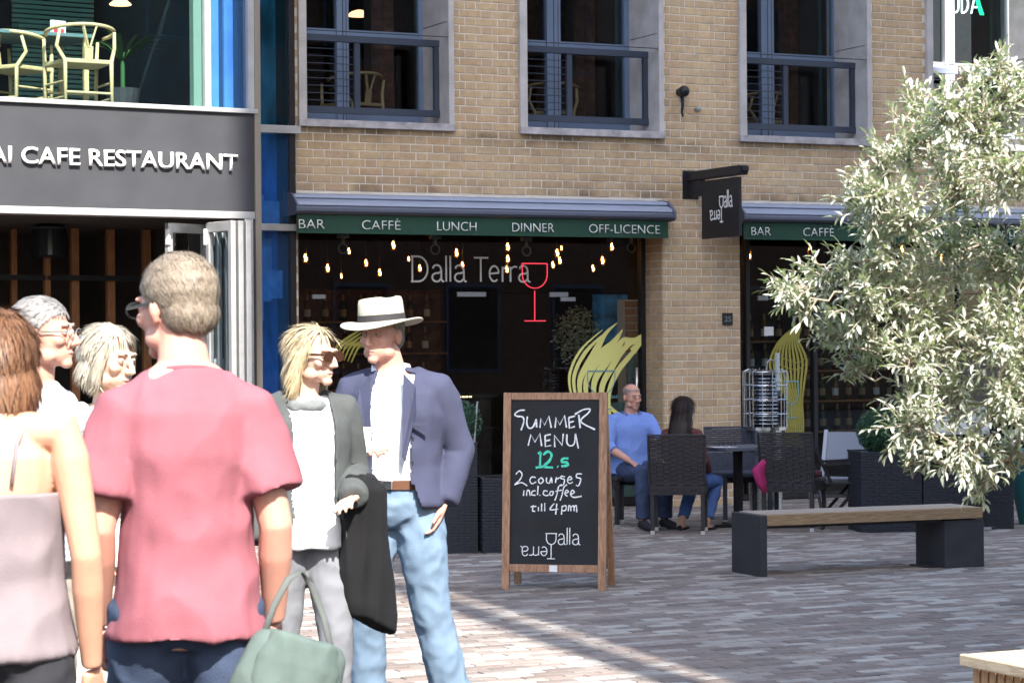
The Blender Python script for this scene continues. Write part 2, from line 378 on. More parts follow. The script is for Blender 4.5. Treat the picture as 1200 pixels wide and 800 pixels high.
# ---------------------------------------------------------------- brick building
BB = thing('brick_building', 'yellow-brown brick building with stone-framed upper windows above the green canvas shopfronts', 'building', W(0,0,0), TH)
WINS = [(-2.128,-.592), (.09,1.642), (2.503,4.06), (4.745,6.30)]
WZ0, WZ1 = 3.578, 6.0
OPEN = [(-2.135,1.632), (2.505,6.6)]
OZ = 2.95
HOLES = [(a,b,WZ0,WZ1) for a,b in WINS] + [(a,b,-1,OZ) for a,b in OPEN]
def brickwork():
    rnd = random.Random(11)
    # backing wall: strips around the holes, 6 mm behind the brick faces
    mb = MB(); y0, y1 = .0045, .35
    us = [-2.20,-2.135,-2.128,-.592,.09,1.632,1.642,2.503,2.505,4.06,4.745,6.30,6.6,9.0]
    zs = [0,OZ,WZ0,WZ1,12.0]
    for i in range(len(us)-1):
        for j in range(len(zs)-1):
            a,b,c,d = us[i],us[i+1],zs[j],zs[j+1]; mu, mz = (a+b)/2, (c+d)/2
            if any(h[0]<mu<h[1] and h[2]<mz<h[3] for h in HOLES): continue
            mb.box(a,b,y0,y1,c,d)
    wall = mb.build('wall', M['mortar'], BB)
    cells = []
    S, Hh, J, C = .215, .1025, .010, .075
    rep = S+Hh+2*J
    for k in range(int(7.2/C)):
        z0 = k*C + .005; z1 = z0 + .065
        u = -2.2 - ((k % 2)*rep/2) - rep; 
        while u < 7.6:
            for l in (S, Hh):
                a, b = u, u+l; u += l + J
                a = max(a, -2.195)
                if b-a < .03: continue
                parts = [(a,b)]
                for h in HOLES:
                    if z0 < h[3]-.02 and z1 > h[2]+.02:
                        np_ = []
                        for (p,q) in parts:
                            if q <= h[0] or p >= h[1]: np_.append((p,q))
                            else:
                                if p < h[0]-.03: np_.append((p,h[0]))
                                if q > h[1]+.03: np_.append((h[1],q))
                        parts = np_
                for (p,q) in parts: cells.append((p,q,z0,z1))
    def seen(c):
        u, z = (c[0]+c[1])/2, (c[2]+c[3])/2; P = W(u,0,z)
        ok = -.22*P.y < P.x < .16*P.y and abs(z-1.6)/P.y < .146
        if ok and u < 1.7 and z < 3.0: ok = False
        if ok and u > 1.6 and z < .9: ok = False
        return ok
    cells.sort(key=lambda c: (0 if seen(c) else 50) + W((c[0]+c[1])/2,0).length - (q_ := (c[1]-c[0]))*2)
    meshes = {}
    for (a,b,z0,z1) in cells[:300]:
        key = round(b-a, 3)
        if key not in meshes:
            l = b-a; m_ = MB().box(-l/2, l/2, 0, .03, -.0325, .0325).mesh('brick', M['brick1'])
            bb = bmesh.new(); bb.from_mesh(m_); fr = [e for e in bb.edges if all(abs(x.co.y) < 1e-6 for x in e.verts)]
            bmesh.ops.bevel(bb, geom=fr, offset=.003, segments=1, affect='EDGES'); bb.to_mesh(m_); bb.free(); meshes[key] = m_
        obj('brick', meshes[key], wall, ((a+b)/2, rnd.uniform(-.003,.0015), (z0+z1)/2), (rnd.gauss(0,.006), 0, rnd.gauss(0,.006)))
    mb = MB()
    for (a,b,z0,z1) in cells[300:]:
        y = rnd.uniform(-.003,.0015)
        mb.add([(a,.02,z0),(b,.02,z0),(b,.02,z1),(a,.02,z1),(a,y+.003,z0),(b,y+.003,z0),(b,y+.003,z1),(a,y+.003,z1),
                (a+.003,y,z0+.003),(b-.003,y,z0+.003),(b-.003,y,z1-.003),(a+.003,y,z1-.003)],
               [(0,1,5,4),(1,2,6,5),(2,3,7,6),(3,0,4,7),(4,5,9,8),(5,6,10,9),(6,7,11,10),(7,4,8,11),(8,9,10,11)])
    for k in range(int(OZ/C)):          # returns of the piers into the shopfront recess
        z0 = k*C+.005
        for (e, sg) in ((1.632,-1),(2.505,1),(-2.135,1)):
            v = .012 if k % 2 else .012
            while v < .36:
                l = (.1025 if k % 2 else .215); q = min(v+l, .36)
                if q-v > .03: mb.box(min(e,e+sg*.006), max(e,e+sg*.006), v, q, z0, z0+.065)
                v += l+.01
                l = .215
    mb.build('brick_field', M['brick2'], wall, stuff=True)
    MB().box(-2.2,9,.36,.6,6.1,12).box(-2.2,9,-.05,8,12.0,12.3).build('parapet', M['stone'], BB)
    MB().box(8.9,9.0,.36,8,0,12).box(-2.2,-2.1,.61,8,0,12).build('side_wall', M['mortar'], BB)
brickwork()

def upper_window(u0, u1, fm, rm, sm, mull, right, k):
    """stone surround, blue-grey frame 0.6 m back, rail across the recess"""
    st = MB()
    st.box(u0, u0+.075, -.04, .60, WZ0+.068, WZ1).box(u1-.055, u1, -.04, .70, WZ0+.068, WZ1).box(u0, u1, -.04, .70, WZ1+.002, WZ1+.08)
    wn = st.build('window', sm, BB, fix=True)
    MB().box(u0-.005, u1+.003, -.055, .70, WZ0, WZ0+.066).build('sill', M['stone_dirty'], wn, bevel=.004)
    MB().box(u0+.077,u1-.057,-.035,.001,4.452,4.4545).box(u1-.0575,u1-.0545,.003,.55,4.60,4.605).build('stone_joint', M['dark'], wn)
    z0, ztr, z1 = WZ0+.07, 4.47, WZ1
    fr = MB(); y0, y1 = .56, .62
    a, b = u0+.076, right+.04
    m0, m1 = mull
    fr.box(a,a+.06,y0,y1,z0,z1).box(b-.075,b,y0,y1,z0,z1).box(m0,m1,y0-.015,y1,z0,z1)
    for p,q in ((a+.06,m0),(m1,b-.075)):
        fr.box(p,q,y0+.006,y1,z0,z0+.16).box(p,q,y0+.004,y1,ztr,ztr+.085).box(p,q,y0+.006,y1,z1-.06,z1)
    frm = fr.build('frame', fm, wn)
    MB().box((m0+m1)/2-.004,(m0+m1)/2+.004,y0-.017,y0-.0145,z0,z1).box(m1-.03,m1-.024,y0-.017,y0-.0145,z0,z1).build('frame_groove', M['dark'], wn)
    for p,q in ((a+.06,m0),(m1,b-.075)):
        for c,d in ((z0+.16,ztr),(ztr+.085,z1-.06)):
            MB().box(p-.005,q+.005,y0+.03,y0+.038,c-.005,d+.005).build('pane', M['glass'], wn)
    # rail across the recess
    r = MB(); x0, x1 = u0+.077, u1-.057
    r.box(x0,x1,.17,.235,4.385,4.445).box(x0,x1,.17,.225,WZ0+.15,WZ0+.21)
    r.box(x1-.05,x1-.003,.176,.216,WZ0+.21,4.384).box(m0-.02+.05,m0+.035+.05,.18,.215,WZ0+.21,4.384)
    rl = r.build('railing', rm, wn, fix=True)
    for i in range(8):
        z = WZ0+.265+i*.068
        MB().tube([(x0,.197,z),(m0+.04,.197,z)], .004, 6).build('rail_wire', M['rail'], wn)
WM = [(-1.53,-1.41),(.667,.815),(3.113,3.262),(5.40,5.52)]
WR = [-.655,1.567,4.02,6.27]
for k,(a,b) in enumerate(WINS):
    upper_window(a,b, M['frame'] if k<3 else M['white_frame'], M['rail'] if k < 3 else M['casing'], M['stone'], WM[k], WR[k], k)

def window_reflections():
    cu = mat('teal_reflection',(.05,.10,.105),.9,var=.2,scale=3)
    for k,(a,b) in enumerate(WINS):
        r = WR[k]
        mb = MB(); x = r+.20
        for i in range(9): mb.tube([(x+i*.045,1.15+.02*(i%2),3.51),(x+i*.045,1.15+.02*(i%2),6.0)],.026,8)
        mb.build('reflection_curtain', cu, BB, smooth=True)  # teal folds added behind the pane in place of its reflections
        m0 = WM[k][1]
        col = MB(); 
        for j in range(33):
            for i in range(2): col.box(m0+.55+i*.112,m0+.655+i*.112,1.3,1.4,3.51+j*.075,3.51+j*.075+.066)
        col.build('brick_column_or_reflection', M['room_brick'], BB, stuff=True); MB().box(m0+.54,m0+.78,1.31,1.5,3.51,6.0).build('reflection_core', M['reflection_mortar'], BB)  # brick strip added behind the pane in place of a reflected column
M['reflection_mortar'] = mat('dark_reflection_mortar',(.10,.08,.07),.9)
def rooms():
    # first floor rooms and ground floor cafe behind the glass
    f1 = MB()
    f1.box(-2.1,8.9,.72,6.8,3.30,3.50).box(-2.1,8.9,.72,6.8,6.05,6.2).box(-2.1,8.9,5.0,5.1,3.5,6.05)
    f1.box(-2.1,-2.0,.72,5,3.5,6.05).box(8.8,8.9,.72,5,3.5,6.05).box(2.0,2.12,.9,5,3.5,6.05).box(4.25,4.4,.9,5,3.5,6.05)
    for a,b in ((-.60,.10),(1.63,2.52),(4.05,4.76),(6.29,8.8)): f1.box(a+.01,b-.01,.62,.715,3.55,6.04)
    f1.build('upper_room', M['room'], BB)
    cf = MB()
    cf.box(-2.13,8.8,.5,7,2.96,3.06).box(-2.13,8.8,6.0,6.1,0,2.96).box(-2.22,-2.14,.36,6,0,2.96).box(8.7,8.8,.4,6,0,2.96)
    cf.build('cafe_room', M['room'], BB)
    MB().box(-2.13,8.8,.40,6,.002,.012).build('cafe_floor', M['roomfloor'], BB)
    MB().box(-2.13,-2.02,.45,5.99,.02,2.95).box(.9,1.25,4.0,4.3,3.51,6.04).box(-1.95,-1.4,2.4,2.7,3.51,6.04).box(3.2,3.5,2.6,2.9,3.51,6.04).box(1.4,1.62,2.0,2.5,3.51,6.04).build('brick_column_or_reflection', M['room_brick'], BB)
rooms(); window_reflections()

def shopfronts():
    y = .36
    def front(u0, u1, posts, door=None, joint=2.09):
        wn = MB().box(u0,u1,y-.03,y+.05,OZ-.28,OZ).build('shop_window', M['black'], BB); MB().box(u0,u1,y-.02,y+.05,.013,.07).build('threshold', M['black'], wn)
        for p in posts: MB().box(p-.022,p+.022,y-.03,y+.05,.07,OZ-.28).build('post', M['black'], wn)
        ps = [u0]+list(posts)+[u1]
        for a,b in zip(ps[:-1], ps[1:]):
            if b-a < .1: continue
            for c,d in ((.07,joint-.003),(joint+.003,OZ-.28)):
                MB().box(a+.022,b-.022,y,y+.010,c,d).build('pane', M['shopglass'], wn)
        return wn
    w1 = front(-2.13,1.625,(-2.10,1.60))
    for (u,z,w,h) in ((-.25,2.075,.30,.045),(.68,2.075,.20,.045),(.78,2.03,.16,.04),(-1.80,2.05,.13,.04)):
        MB().box(u-w/2,u+w/2,y-.008,y+.018,z-h/2,z+h/2).build('glass_clamp', M['plate'], w1, bevel=.004)
    MB().tube([(1.50,y-.06,.75),(1.50,y-.06,1.36)], .016, 12).box(1.49,1.51,y-.06,y,.85,.87).box(1.49,1.51,y-.06,y,1.24,1.26).build('door_handle', M['metal'], w1, smooth=True)
    MB().box(1.17,1.60,y+.02,y+.03,.09,1.02).build('frosted_panel', mat('frosted_teal',(.10,.16,.16),.4), w1)
    w2 = front(2.51,6.595,(2.80,3.60,4.6,5.4))
    MB().box(3.0,3.11,y-.008,y-.003,1.665,1.755).build('notice', M['paper'], w2)
    MB().box(2.93,3.05,y-.01,y+.02,2.02,2.07).build('glass_clamp', M['plate'], w2, bevel=.004)
    MB().box(2.795,3.26,y-.02,y-.005,.07,.30).build('kick_plate', M['dark'], w2)
    return w1, w2
SF1, SF2 = shopfronts()

# ---------------------------------------------------------------- left building (cafe restaurant)
LB = thing('restaurant_building', 'glass fronted restaurant building with a dark grey name fascia over its open folding doors', 'building', WL(0,0,0), TL)
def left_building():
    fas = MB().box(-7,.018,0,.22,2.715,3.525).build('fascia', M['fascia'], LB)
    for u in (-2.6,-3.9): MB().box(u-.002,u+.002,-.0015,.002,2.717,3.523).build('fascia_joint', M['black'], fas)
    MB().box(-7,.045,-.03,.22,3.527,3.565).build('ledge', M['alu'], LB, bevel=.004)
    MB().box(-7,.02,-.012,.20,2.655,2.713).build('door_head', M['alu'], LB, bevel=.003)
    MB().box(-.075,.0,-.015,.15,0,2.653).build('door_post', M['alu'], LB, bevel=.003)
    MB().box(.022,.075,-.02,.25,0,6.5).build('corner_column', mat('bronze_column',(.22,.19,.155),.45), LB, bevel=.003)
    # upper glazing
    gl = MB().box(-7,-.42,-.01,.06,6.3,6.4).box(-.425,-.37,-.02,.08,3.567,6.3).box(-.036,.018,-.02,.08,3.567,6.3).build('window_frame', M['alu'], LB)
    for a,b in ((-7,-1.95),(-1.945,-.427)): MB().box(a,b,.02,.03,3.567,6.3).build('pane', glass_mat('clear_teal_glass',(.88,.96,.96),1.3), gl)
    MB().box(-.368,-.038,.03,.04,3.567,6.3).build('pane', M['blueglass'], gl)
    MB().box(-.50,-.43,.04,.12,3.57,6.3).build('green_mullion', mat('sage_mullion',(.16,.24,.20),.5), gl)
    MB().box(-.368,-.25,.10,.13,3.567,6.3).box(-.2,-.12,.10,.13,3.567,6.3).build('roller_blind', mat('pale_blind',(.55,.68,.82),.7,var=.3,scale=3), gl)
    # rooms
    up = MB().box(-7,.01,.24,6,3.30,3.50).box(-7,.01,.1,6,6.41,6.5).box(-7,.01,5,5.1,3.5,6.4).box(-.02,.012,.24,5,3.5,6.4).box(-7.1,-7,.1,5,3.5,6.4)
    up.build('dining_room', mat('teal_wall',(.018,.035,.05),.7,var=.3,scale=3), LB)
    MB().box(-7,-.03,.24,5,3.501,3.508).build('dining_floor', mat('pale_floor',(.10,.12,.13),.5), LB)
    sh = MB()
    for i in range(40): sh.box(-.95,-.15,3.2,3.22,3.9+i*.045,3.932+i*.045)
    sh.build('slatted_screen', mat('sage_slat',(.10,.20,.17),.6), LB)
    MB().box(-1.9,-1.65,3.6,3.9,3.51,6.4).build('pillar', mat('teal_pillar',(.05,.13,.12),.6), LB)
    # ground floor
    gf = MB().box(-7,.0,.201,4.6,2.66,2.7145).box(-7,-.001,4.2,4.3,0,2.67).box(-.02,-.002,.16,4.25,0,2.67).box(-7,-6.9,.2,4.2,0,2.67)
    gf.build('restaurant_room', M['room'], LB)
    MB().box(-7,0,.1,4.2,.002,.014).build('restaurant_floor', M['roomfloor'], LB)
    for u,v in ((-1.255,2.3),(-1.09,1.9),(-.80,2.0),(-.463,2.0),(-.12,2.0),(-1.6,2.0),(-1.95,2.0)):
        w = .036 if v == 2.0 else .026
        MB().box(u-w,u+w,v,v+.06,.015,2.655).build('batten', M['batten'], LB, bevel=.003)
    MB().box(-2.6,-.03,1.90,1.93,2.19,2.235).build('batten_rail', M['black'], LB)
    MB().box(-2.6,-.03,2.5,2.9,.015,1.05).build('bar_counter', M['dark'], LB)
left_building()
# glazed link between the two buildings
LK = thing('glass_link', 'narrow strip of blue glass between the restaurant and the brick wall', 'glazing', W(0,0,0), TH)
def link():
    z = [(0,2.62,'blueglass'),(2.69,3.49,'blueglass'),(3.57,6.3,'tealglass')]
    fr = MB().box(-2.26,-2.205,-.14,.3,0,6.3).box(-2.75,-2.70,-.14,.3,0,6.3).build('frame', M['black'], LK)
    for i,(a,b,m) in enumerate(z):
        pn = MB().box(-2.698,-2.262,-.10,-.09,a+.003,b-.003).build('pane', M[m], LK)
    MB().box(-2.72,-2.165,-.17,-.06,2.625,2.685).build('transom', M['alu'], LK, bevel=.003)
    MB().box(-2.72,-2.165,-.17,-.06,3.495,3.565).build('transom', M['alu'], LK, bevel=.003)
    MB().box(-2.698,-2.262,.2,.25,0,6.3).build('backing', mat('link_backing',(.10,.32,.62),.7,var=.6,scale=2.2,stretch=(3,1,1)), LK)
    bl = MB()
    rr = random.Random(4)
    for i in range(9):
        a = rr.uniform(-2.68,-2.45); b = a+rr.uniform(.08,.2); z0 = rr.uniform(.6,3.2)
        bl.box(a,min(b,-2.27),-.02+.004*i,-.018+.004*i,z0,z0+rr.uniform(.15,.5))
    bl.build('reflected_panel', mat('pale_blue_reflection',(.36,.62,.80),.5,var=.3), LK)  # pale boxes set behind the pane to imitate broken reflections
link()

# ---------------------------------------------------------------- unseen buildings behind the camera; those on the right added to shape the shade
def unseen_building(label, a0, a1, w0, w1, h, mw, rows=8):
    e = Vector((.9436,.331,0)); f = Vector((-.331,.9436,0))
    o = (e*a0 + f*w1)
    root = thing('unseen_building', label, 'building', o, math.atan2(.331,.9436))
    MB().box(0,a1-a0,w0-w1,0,0,h).build('wall', mw, root)  # wall and windows of an unseen building
    n = max(1, int((a1-a0)/2.6)); wd = (a1-a0)/n
    for r in range(min(rows, int(h/3.3))):
        for i in range(n):
            x = i*wd+wd*.25
            w_ = MB().box(x,x+wd*.5,0,.04,1.0+r*3.3,2.9+r*3.3).build('window', M['frame'], root)
            MB().box(x+.07,x+wd*.5-.07,.041,.05,1.07+r*3.3,2.83+r*3.3).build('pane', M['black'], w_)
    MB().box(-.1,a1-a0+.1,w0-w1-.1,.12,h,h+.3).build('parapet', M['stone'], root)
cbm = mat('unseen_brick', (.22,.13,.09), .9, var=.3, scale=10); cbs = mat('unseen_stone', (.16,.155,.15), .9, var=.2)
unseen_building('slim unseen stone slab added on the right to shape the shade edge and light strip', 4.29, 4.52, -2, 1.5, 36, cbs, 0)  # added slab; the slit beside it throws one strip of sun
unseen_building('tall unseen stone block added behind the viewer on the right to cast the shade', 4.61, 12.2, -14, -.5, 36, cbs)
unseen_building('lower unseen red brick block added on the far right to shape the shade', 12.22, 34, -14, -3.2, 28.5, cbm)
unseen_building('brown brick block behind the viewer on the left', -30, -9, -16, -5, 9, cbm, 2)

# ================================================================ AWNINGS, SIGNS, LETTERING
def awning(u0, u1, label, words, lx):
    r = thing('awning', label, 'awning', W(u0,0,2.590), TH, 'green shopfront awnings'); l = u1-u0
    prof = [(-.002,.388),(-.10,.378),(-.20,.360),(-.215,.335),(-.20,.325),(-.25,.312),(-.30,.290),(-.315,.262)]
    # profile in (v, z) pushed along u
    def ext(a, b, pr):
        n = len(pr); return MB().add([(a,p[0],p[1]) for p in pr]+[(b,p[0],p[1]) for p in pr],
            [tuple(range(n)), tuple(reversed(range(n,2*n)))]+[(i,(i+1)%n,(i+1)%n+n,i+n) for i in range(n)])
    ext(.02, l-.03, prof+[(-.002,.262)]).build('cassette', M['casing'], r, fix=True)
    ext(.02, l-.03, [(-.002,.2605),(-.302,.2605),(-.325,.235),(-.325,.210),(-.30,.188),(-.22,.180),(-.002,.180)]).build('front_rail', M['casing_dark'], r, fix=True)
    big = [(-.0,.394),(-.19,.372),(-.26,.328),(-.330,.27),(-.335,.205),(-.30,.180),(-.21,.172),(-.0,.172)]
    ext(l-.028, l, big).build('end_cap', M['casing_dark'], r, fix=True)
    ext(0, .018, big).build('end_cap', M['casing_dark'], r, fix=True)
    va = MB(); n = 60
    a, b = .022, l-.06
    for i in range(n):
        x0, x1 = a+(b-a)*i/n, a+(b-a)*(i+1)/n; y = lambda x: -.278+.0025*sin(x*9)
        va.add([(x0,y(x0),.012),(x1,y(x1),.012),(x1,-.276,.179),(x0,-.276,.179),(x0,y(x0)+.006,.012),(x1,y(x1)+.006,.012),(x1,-.270,.179),(x0,-.270,.179)],
               [(0,1,2,3),(7,6,5,4),(0,4,5,1)])
    vv = va.build('valance', M['green'], r)
    for wd, x0, w in words:
        text('lettering', wd, .088, M['white'], r, (x0-u0+0, -.286, .052), (1,0,0), (0,0,1), .002, -.012, w)
    return r
import_k = .0087
def uv(px):   # photo column -> u on the valance plane
    t = (px-600)/2750.; c, s = cos(TH), sin(TH); ox, oy = -s*-.28, 22.1+c*-.28
    k = (-s*ox+c*oy)/(-s*t+c); return (t*k)*c+(k-22.1)*s
awning(-2.27,1.60,'long folded awning with a green valance reading BAR to OFF-LICENCE above the left shop window',
    [('BAR',uv(351),uv(381)-uv(351)),('CAFF\u00c8',uv(425),uv(470)-uv(425)),('LUNCH',uv(513),uv(559)-uv(513)),('DINNER',uv(601),uv(650)-uv(601)),('OFF-LICENCE',uv(691),uv(774)-uv(691))], 0)
awning(2.36,6.75,'second folded awning with green valance running behind the silvery tree',
    [('BAR',uv(881),uv(904)-uv(881)),('CAFF\u00c8',uv(942),uv(978)-uv(942)),('LUNCH',uv(1015),uv(1052)-uv(1015)),('DINNER',uv(1090),uv(1128)-uv(1090)),('OFF-LICENCE',uv(1160),uv(1225)-uv(1160))], 0)

# raised letters on the restaurant fascia (its name starts outside the frame)
LT_ = text('lettering', 'THAI CAFE RESTAURANT', .138, M['sign_white'], LB, (-2.535,-.016,3.05), (1,0,0), (0,0,1), .014, .014, 2.395)

# single-stroke alphabet for the drawn name
def arc(cx, cy, rx, ry, a0, a1, n=14): return [(cx+rx*cos(R(a0+(a1-a0)*i/n)), cy+ry*sin(R(a0+(a1-a0)*i/n))) for i in range(n+1)]
GL = {
 'D': ([[(0,0),(0,1)], [(-.06,1),(.25,1)]+arc(.25,.5,.42,.5,90,-90,18)+[(-.06,0)]], .80),
 'a': ([[(.06,.52)]+arc(.22,.50,.18,.16,150,10,8)+[(.42,.42),(.42,.1),(.46,.02),(.54,.0)], arc(.22,.17,.20,.17,70,300,14)+[(.42,.14)], [(.28,.335),(.42,.40)]], .60),
 'l': ([[(0,0),(0,1.04)]], .17),
 'T': ([[(-.30,.97),(.34,.97)], [(0,.97),(0,0)]], .36),
 'e': ([[(.02,.33),(.42,.36)]+arc(.22,.33,.21,.31,10,310,18)], .56),
 'r': ([[(0,0),(0,.62)], arc(.20,.42,.19,.20,150,60,8)], .34),
}
def script(parent, word, org, size, w, m, xd=(1,1), name='lettering', dep=-.003, gap=1.0, kern={}):
    mb = MB(); x = 0
    sx, sz = xd
    for i, ch in enumerate(word):
        if ch == ' ': x += .30*gap; continue
        st, adv = GL[ch]
        if ch == 'T': x += .22
        for s in st: mb.ribbon([(org[0]+(x+p[0])*size*sx, org[1]+p[1]*size*sz) for p in s], w, 0, dep)
        x += adv*gap
    return mb, x
# white name drawn on the inside of the first shop window, red wine glass beside it
NS = thing('window_sign', 'thin white drawn name sign with a red wine glass outline on the dark shop window', 'sign', W(0,.352,0), TH)
mb, _ = script(None, 'Dalla Terra', (-.865,2.195), .235, .0165, None, gap=1.06)
mb.build('lettering', M['sign_white'], NS, fix=True)
r_ = MB(); r_.ribbon([(.280,2.372),(.553,2.372)], .008, 0, -.006)
r_.ribbon([(.283,2.372),(.283,2.27)]+[(p[0],p[1]) for p in arc(.417,2.27,.134,.135,180,360,18)]+[(.551,2.372)], .006, 0, -.006)
r_.ribbon([(.415,2.11),(.413,1.82)], .006, 0, -.006); r_.ribbon([(.305,1.821),(.53,1.821)], .008, 0, -.006)
r_.build('wine_glass_outline', M['red'], NS, fix=True)

# yellow vinyl swirls on the glass
def swirl(name_label, org, strokes, m, du, dz, y=.352, wk=1.05):
    t = thing('window_decal', name_label, 'window decal', W(0,y,0), TH)
    mb = MB()
    for k, (pts, ws) in enumerate(strokes):
        P = []; n = 22
        # Catmull-Rom through the control points
        c = [pts[0]]+pts+[pts[-1]]
        for i in range(1, len(c)-2):
            for j in range(n//(len(pts)-1)+1):
                t_ = j/(n//(len(pts)-1)+1)
                q = [.5*((2*c[i][d])+(-c[i-1][d]+c[i+1][d])*t_+(2*c[i-1][d]-5*c[i][d]+4*c[i+1][d]-c[i+2][d])*t_**2+(-c[i-1][d]+3*c[i][d]-3*c[i+1][d]+c[i+2][d])*t_**3) for d in (0,1)]
                P.append(q)
        P.append(pts[-1])
        L = len(P); W_ = []
        for i in range(L):
            f = i/(L-1)*(len(ws)-1); a = int(min(f, len(ws)-2)); W_.append((ws[a]+(ws[a+1]-ws[a])*(f-a))*du*wk)
        mb.ribbon([(org[0]+(p[0]-org[2])*du, org[1]-(p[1]-org[3])*dz) for p in P], W_, -.0007*k, -.0007*k-.001)
    mb.build('vinyl', m, t, fix=True); return t
o1 = (1.335,1.743,725,385)
S1 = [
 ([(671,470),(667,440),(680,410),(706,386)],[1.5,3,2.5,.4]),
 ([(677,475),(672,442),(686,412),(712,387)],[2,4,4,.6]),
 ([(683,478),(679,445),(697,412),(709,391),(723,378)],[2,6,8,4,.5]),
 ([(690,480),(686,448),(703,416),(718,402),(729,386)],[2,6,9,7,.8]),
 ([(699,485),(695,450),(708,425),(722,408),(731,396)],[2,6,9,8,3]),
 ([(706,490),(704,455),(716,430),(731,408),(758,388)],[2,6,7,6,.5]),
 ([(714,492),(712,462),(722,436),(738,416),(761,388)],[2,5,6,5,.4]),
 ([(731,400),(744,399),(761,387)],[9,6,.5]),
 ([(740,412),(750,401),(760,389)],[8,5,.5]),
 ([(703,462),(712,476),(726,487)],[2,4,3]),
 ([(697,468),(706,484),(716,492)],[2,4,3])]
swirl('big pale yellow hair-like swirl on the glass behind the chalkboard', o1, S1, M['yellow'], .0095, .00837)
o2 = (3.423,1.778,936,380)
S2 = []
rr = random.Random(5)
for i in range(10):
    f = i/9
    S2.append(([(935+f*3,379+i*.6),(921-8*(1-f)+f*13,398),(901+f*42,424-f*3),(909+f*31,446+f*4),(922+f*16,470),(921+f*18,492),(914+f*24,522)],[.4,3.0,4.0,3.4,2.0,2.2,2.6]))
S2.append(([(903,421),(915,428),(932,432),(944,424)],[.5,1.6,1.6,.5])); S2.append(([(905,412),(918,420),(934,424),(944,416)],[.5,1.6,1.6,.5]))
swirl('olive yellow twisted hair swirl on the right shop window behind the heater', o2, S2, M['olive'], .0103, .0088, wk=.72)
o3 = (-.407,2.073,535,345)
S3 = [([(392+i*4,418+i),(396+i*5,405),(408+i*4,395+i*2),(424,385+i*4)],[1,2.5,2.5,1]) for i in range(6)]
swirl('dim olive swirl low on the glass behind the hat', o3, S3, M['olive'], .0088, .0081)
def glass_outline(label, u, z0, w, m):
    t = thing('window_decal', label, 'window decal', W(0,.345,0), TH); mb = MB()
    mb.ribbon([(u-w/2,z0+.37),(u+w/2,z0+.37)], .014, 0, -.002)
    mb.ribbon([(u-w/2,z0+.37)]+arc(u,z0+.30,w/2,.16,180,360,16)+[(u+w/2,z0+.37)], .009, 0, -.002)
    mb.ribbon([(u,z0+.14),(u,z0)], .009, 0, -.002); mb.ribbon([(u-w*.38,z0),(u+w*.38,z0)], .010, 0, -.002)
    mb.build('vinyl', m, t, fix=True)
glass_outline('pale blue wine glass outline over the big yellow swirl', 1.13, .96, .30, M['cyan'])
glass_outline('pale blue wine glass outline in front of the olive swirl', 3.31, .83, .18, M['cyan'])
text('lettering', 'BAR', .035, M['cyan'], SF1, (1.24,.355,1.06), (1,0,0), (0,0,1), .001)

# projecting sign
PS = thing('hanging_sign', 'black projecting sign board with white name on a bracket beside the pier top', 'sign', W(1.95,0,2.6), TH)
MB().box(-.018,.018,-.93,-.24,.0,.56).build('panel', M['black'], PS, bevel=.004)
MB().box(-.03,.03,-.24,-.004,.42,.60).box(-.05,.05,-1.0,-.004,.575,.665).box(-.035,.035,-1.04,-1.001,.60,.655).build('bracket', M['black'], PS, bevel=.01)
MB().box(-.09,.09,-.0035,.0,.40,.68).build('wall_plate', M['black'], PS, bevel=.0008)
def sign_script(parent, y_of, x, z, s, w, m):
    # upright first word, second word turned upside down beneath it, their initials sharing a stem
    pass
def vertical_name(parent, m, s, w, put, cx, cz):
    """D-shaped cup with 'alla' to its right, upside down 'Terra' to the left below"""
    mb = MB(); 
    cup = [(-.36,.62),(.30,.62)]; mb.ribbon([(cx+p[0]*s,cz+p[1]*s) for p in cup], w, 0, -.002)
    mb.ribbon([(cx-.30*s,cz+.62*s)]+[(cx+q[0]*s,cz+q[1]*s) for q in arc(-.03,.34,.28,.34,180,360,14)]+[(cx+.25*s,cz+.62*s)], w, 0, -.002)
    mb.ribbon([(cx-.03*s,cz-.02*s),(cx-.03*s,cz-.80*s)], w, 0, -.002); mb.ribbon([(cx-.26*s,cz-.80*s),(cx+.20*s,cz-.80*s)], w, 0, -.002)
    x = .36
    for ch in 'alla':
        st, adv = GL[ch]
        for q in st: mb.ribbon([(cx+(x+p[0]*.85)*s, cz+p[1]*s*.92) for p in q], w, 0, -.002)
        x += adv*.88
    x = -.26
    for ch in 'erra':
        st, adv = GL[ch]
        for q in st: mb.ribbon([(cx+(x-p[0]*.85)*s, cz-.12*s-p[1]*s*.80) for p in q], w, 0, -.002)
        x -= adv*.88
    if put: mb.v = [tuple(put(v)) for v in mb.v]
    return mb.build('lettering', m, parent, fix=True)
vertical_name(PS, M['sign_white'], .17, .014, lambda v: (-.019+v[1], -.62-v[0]*.72, v[2]), 0, .285)
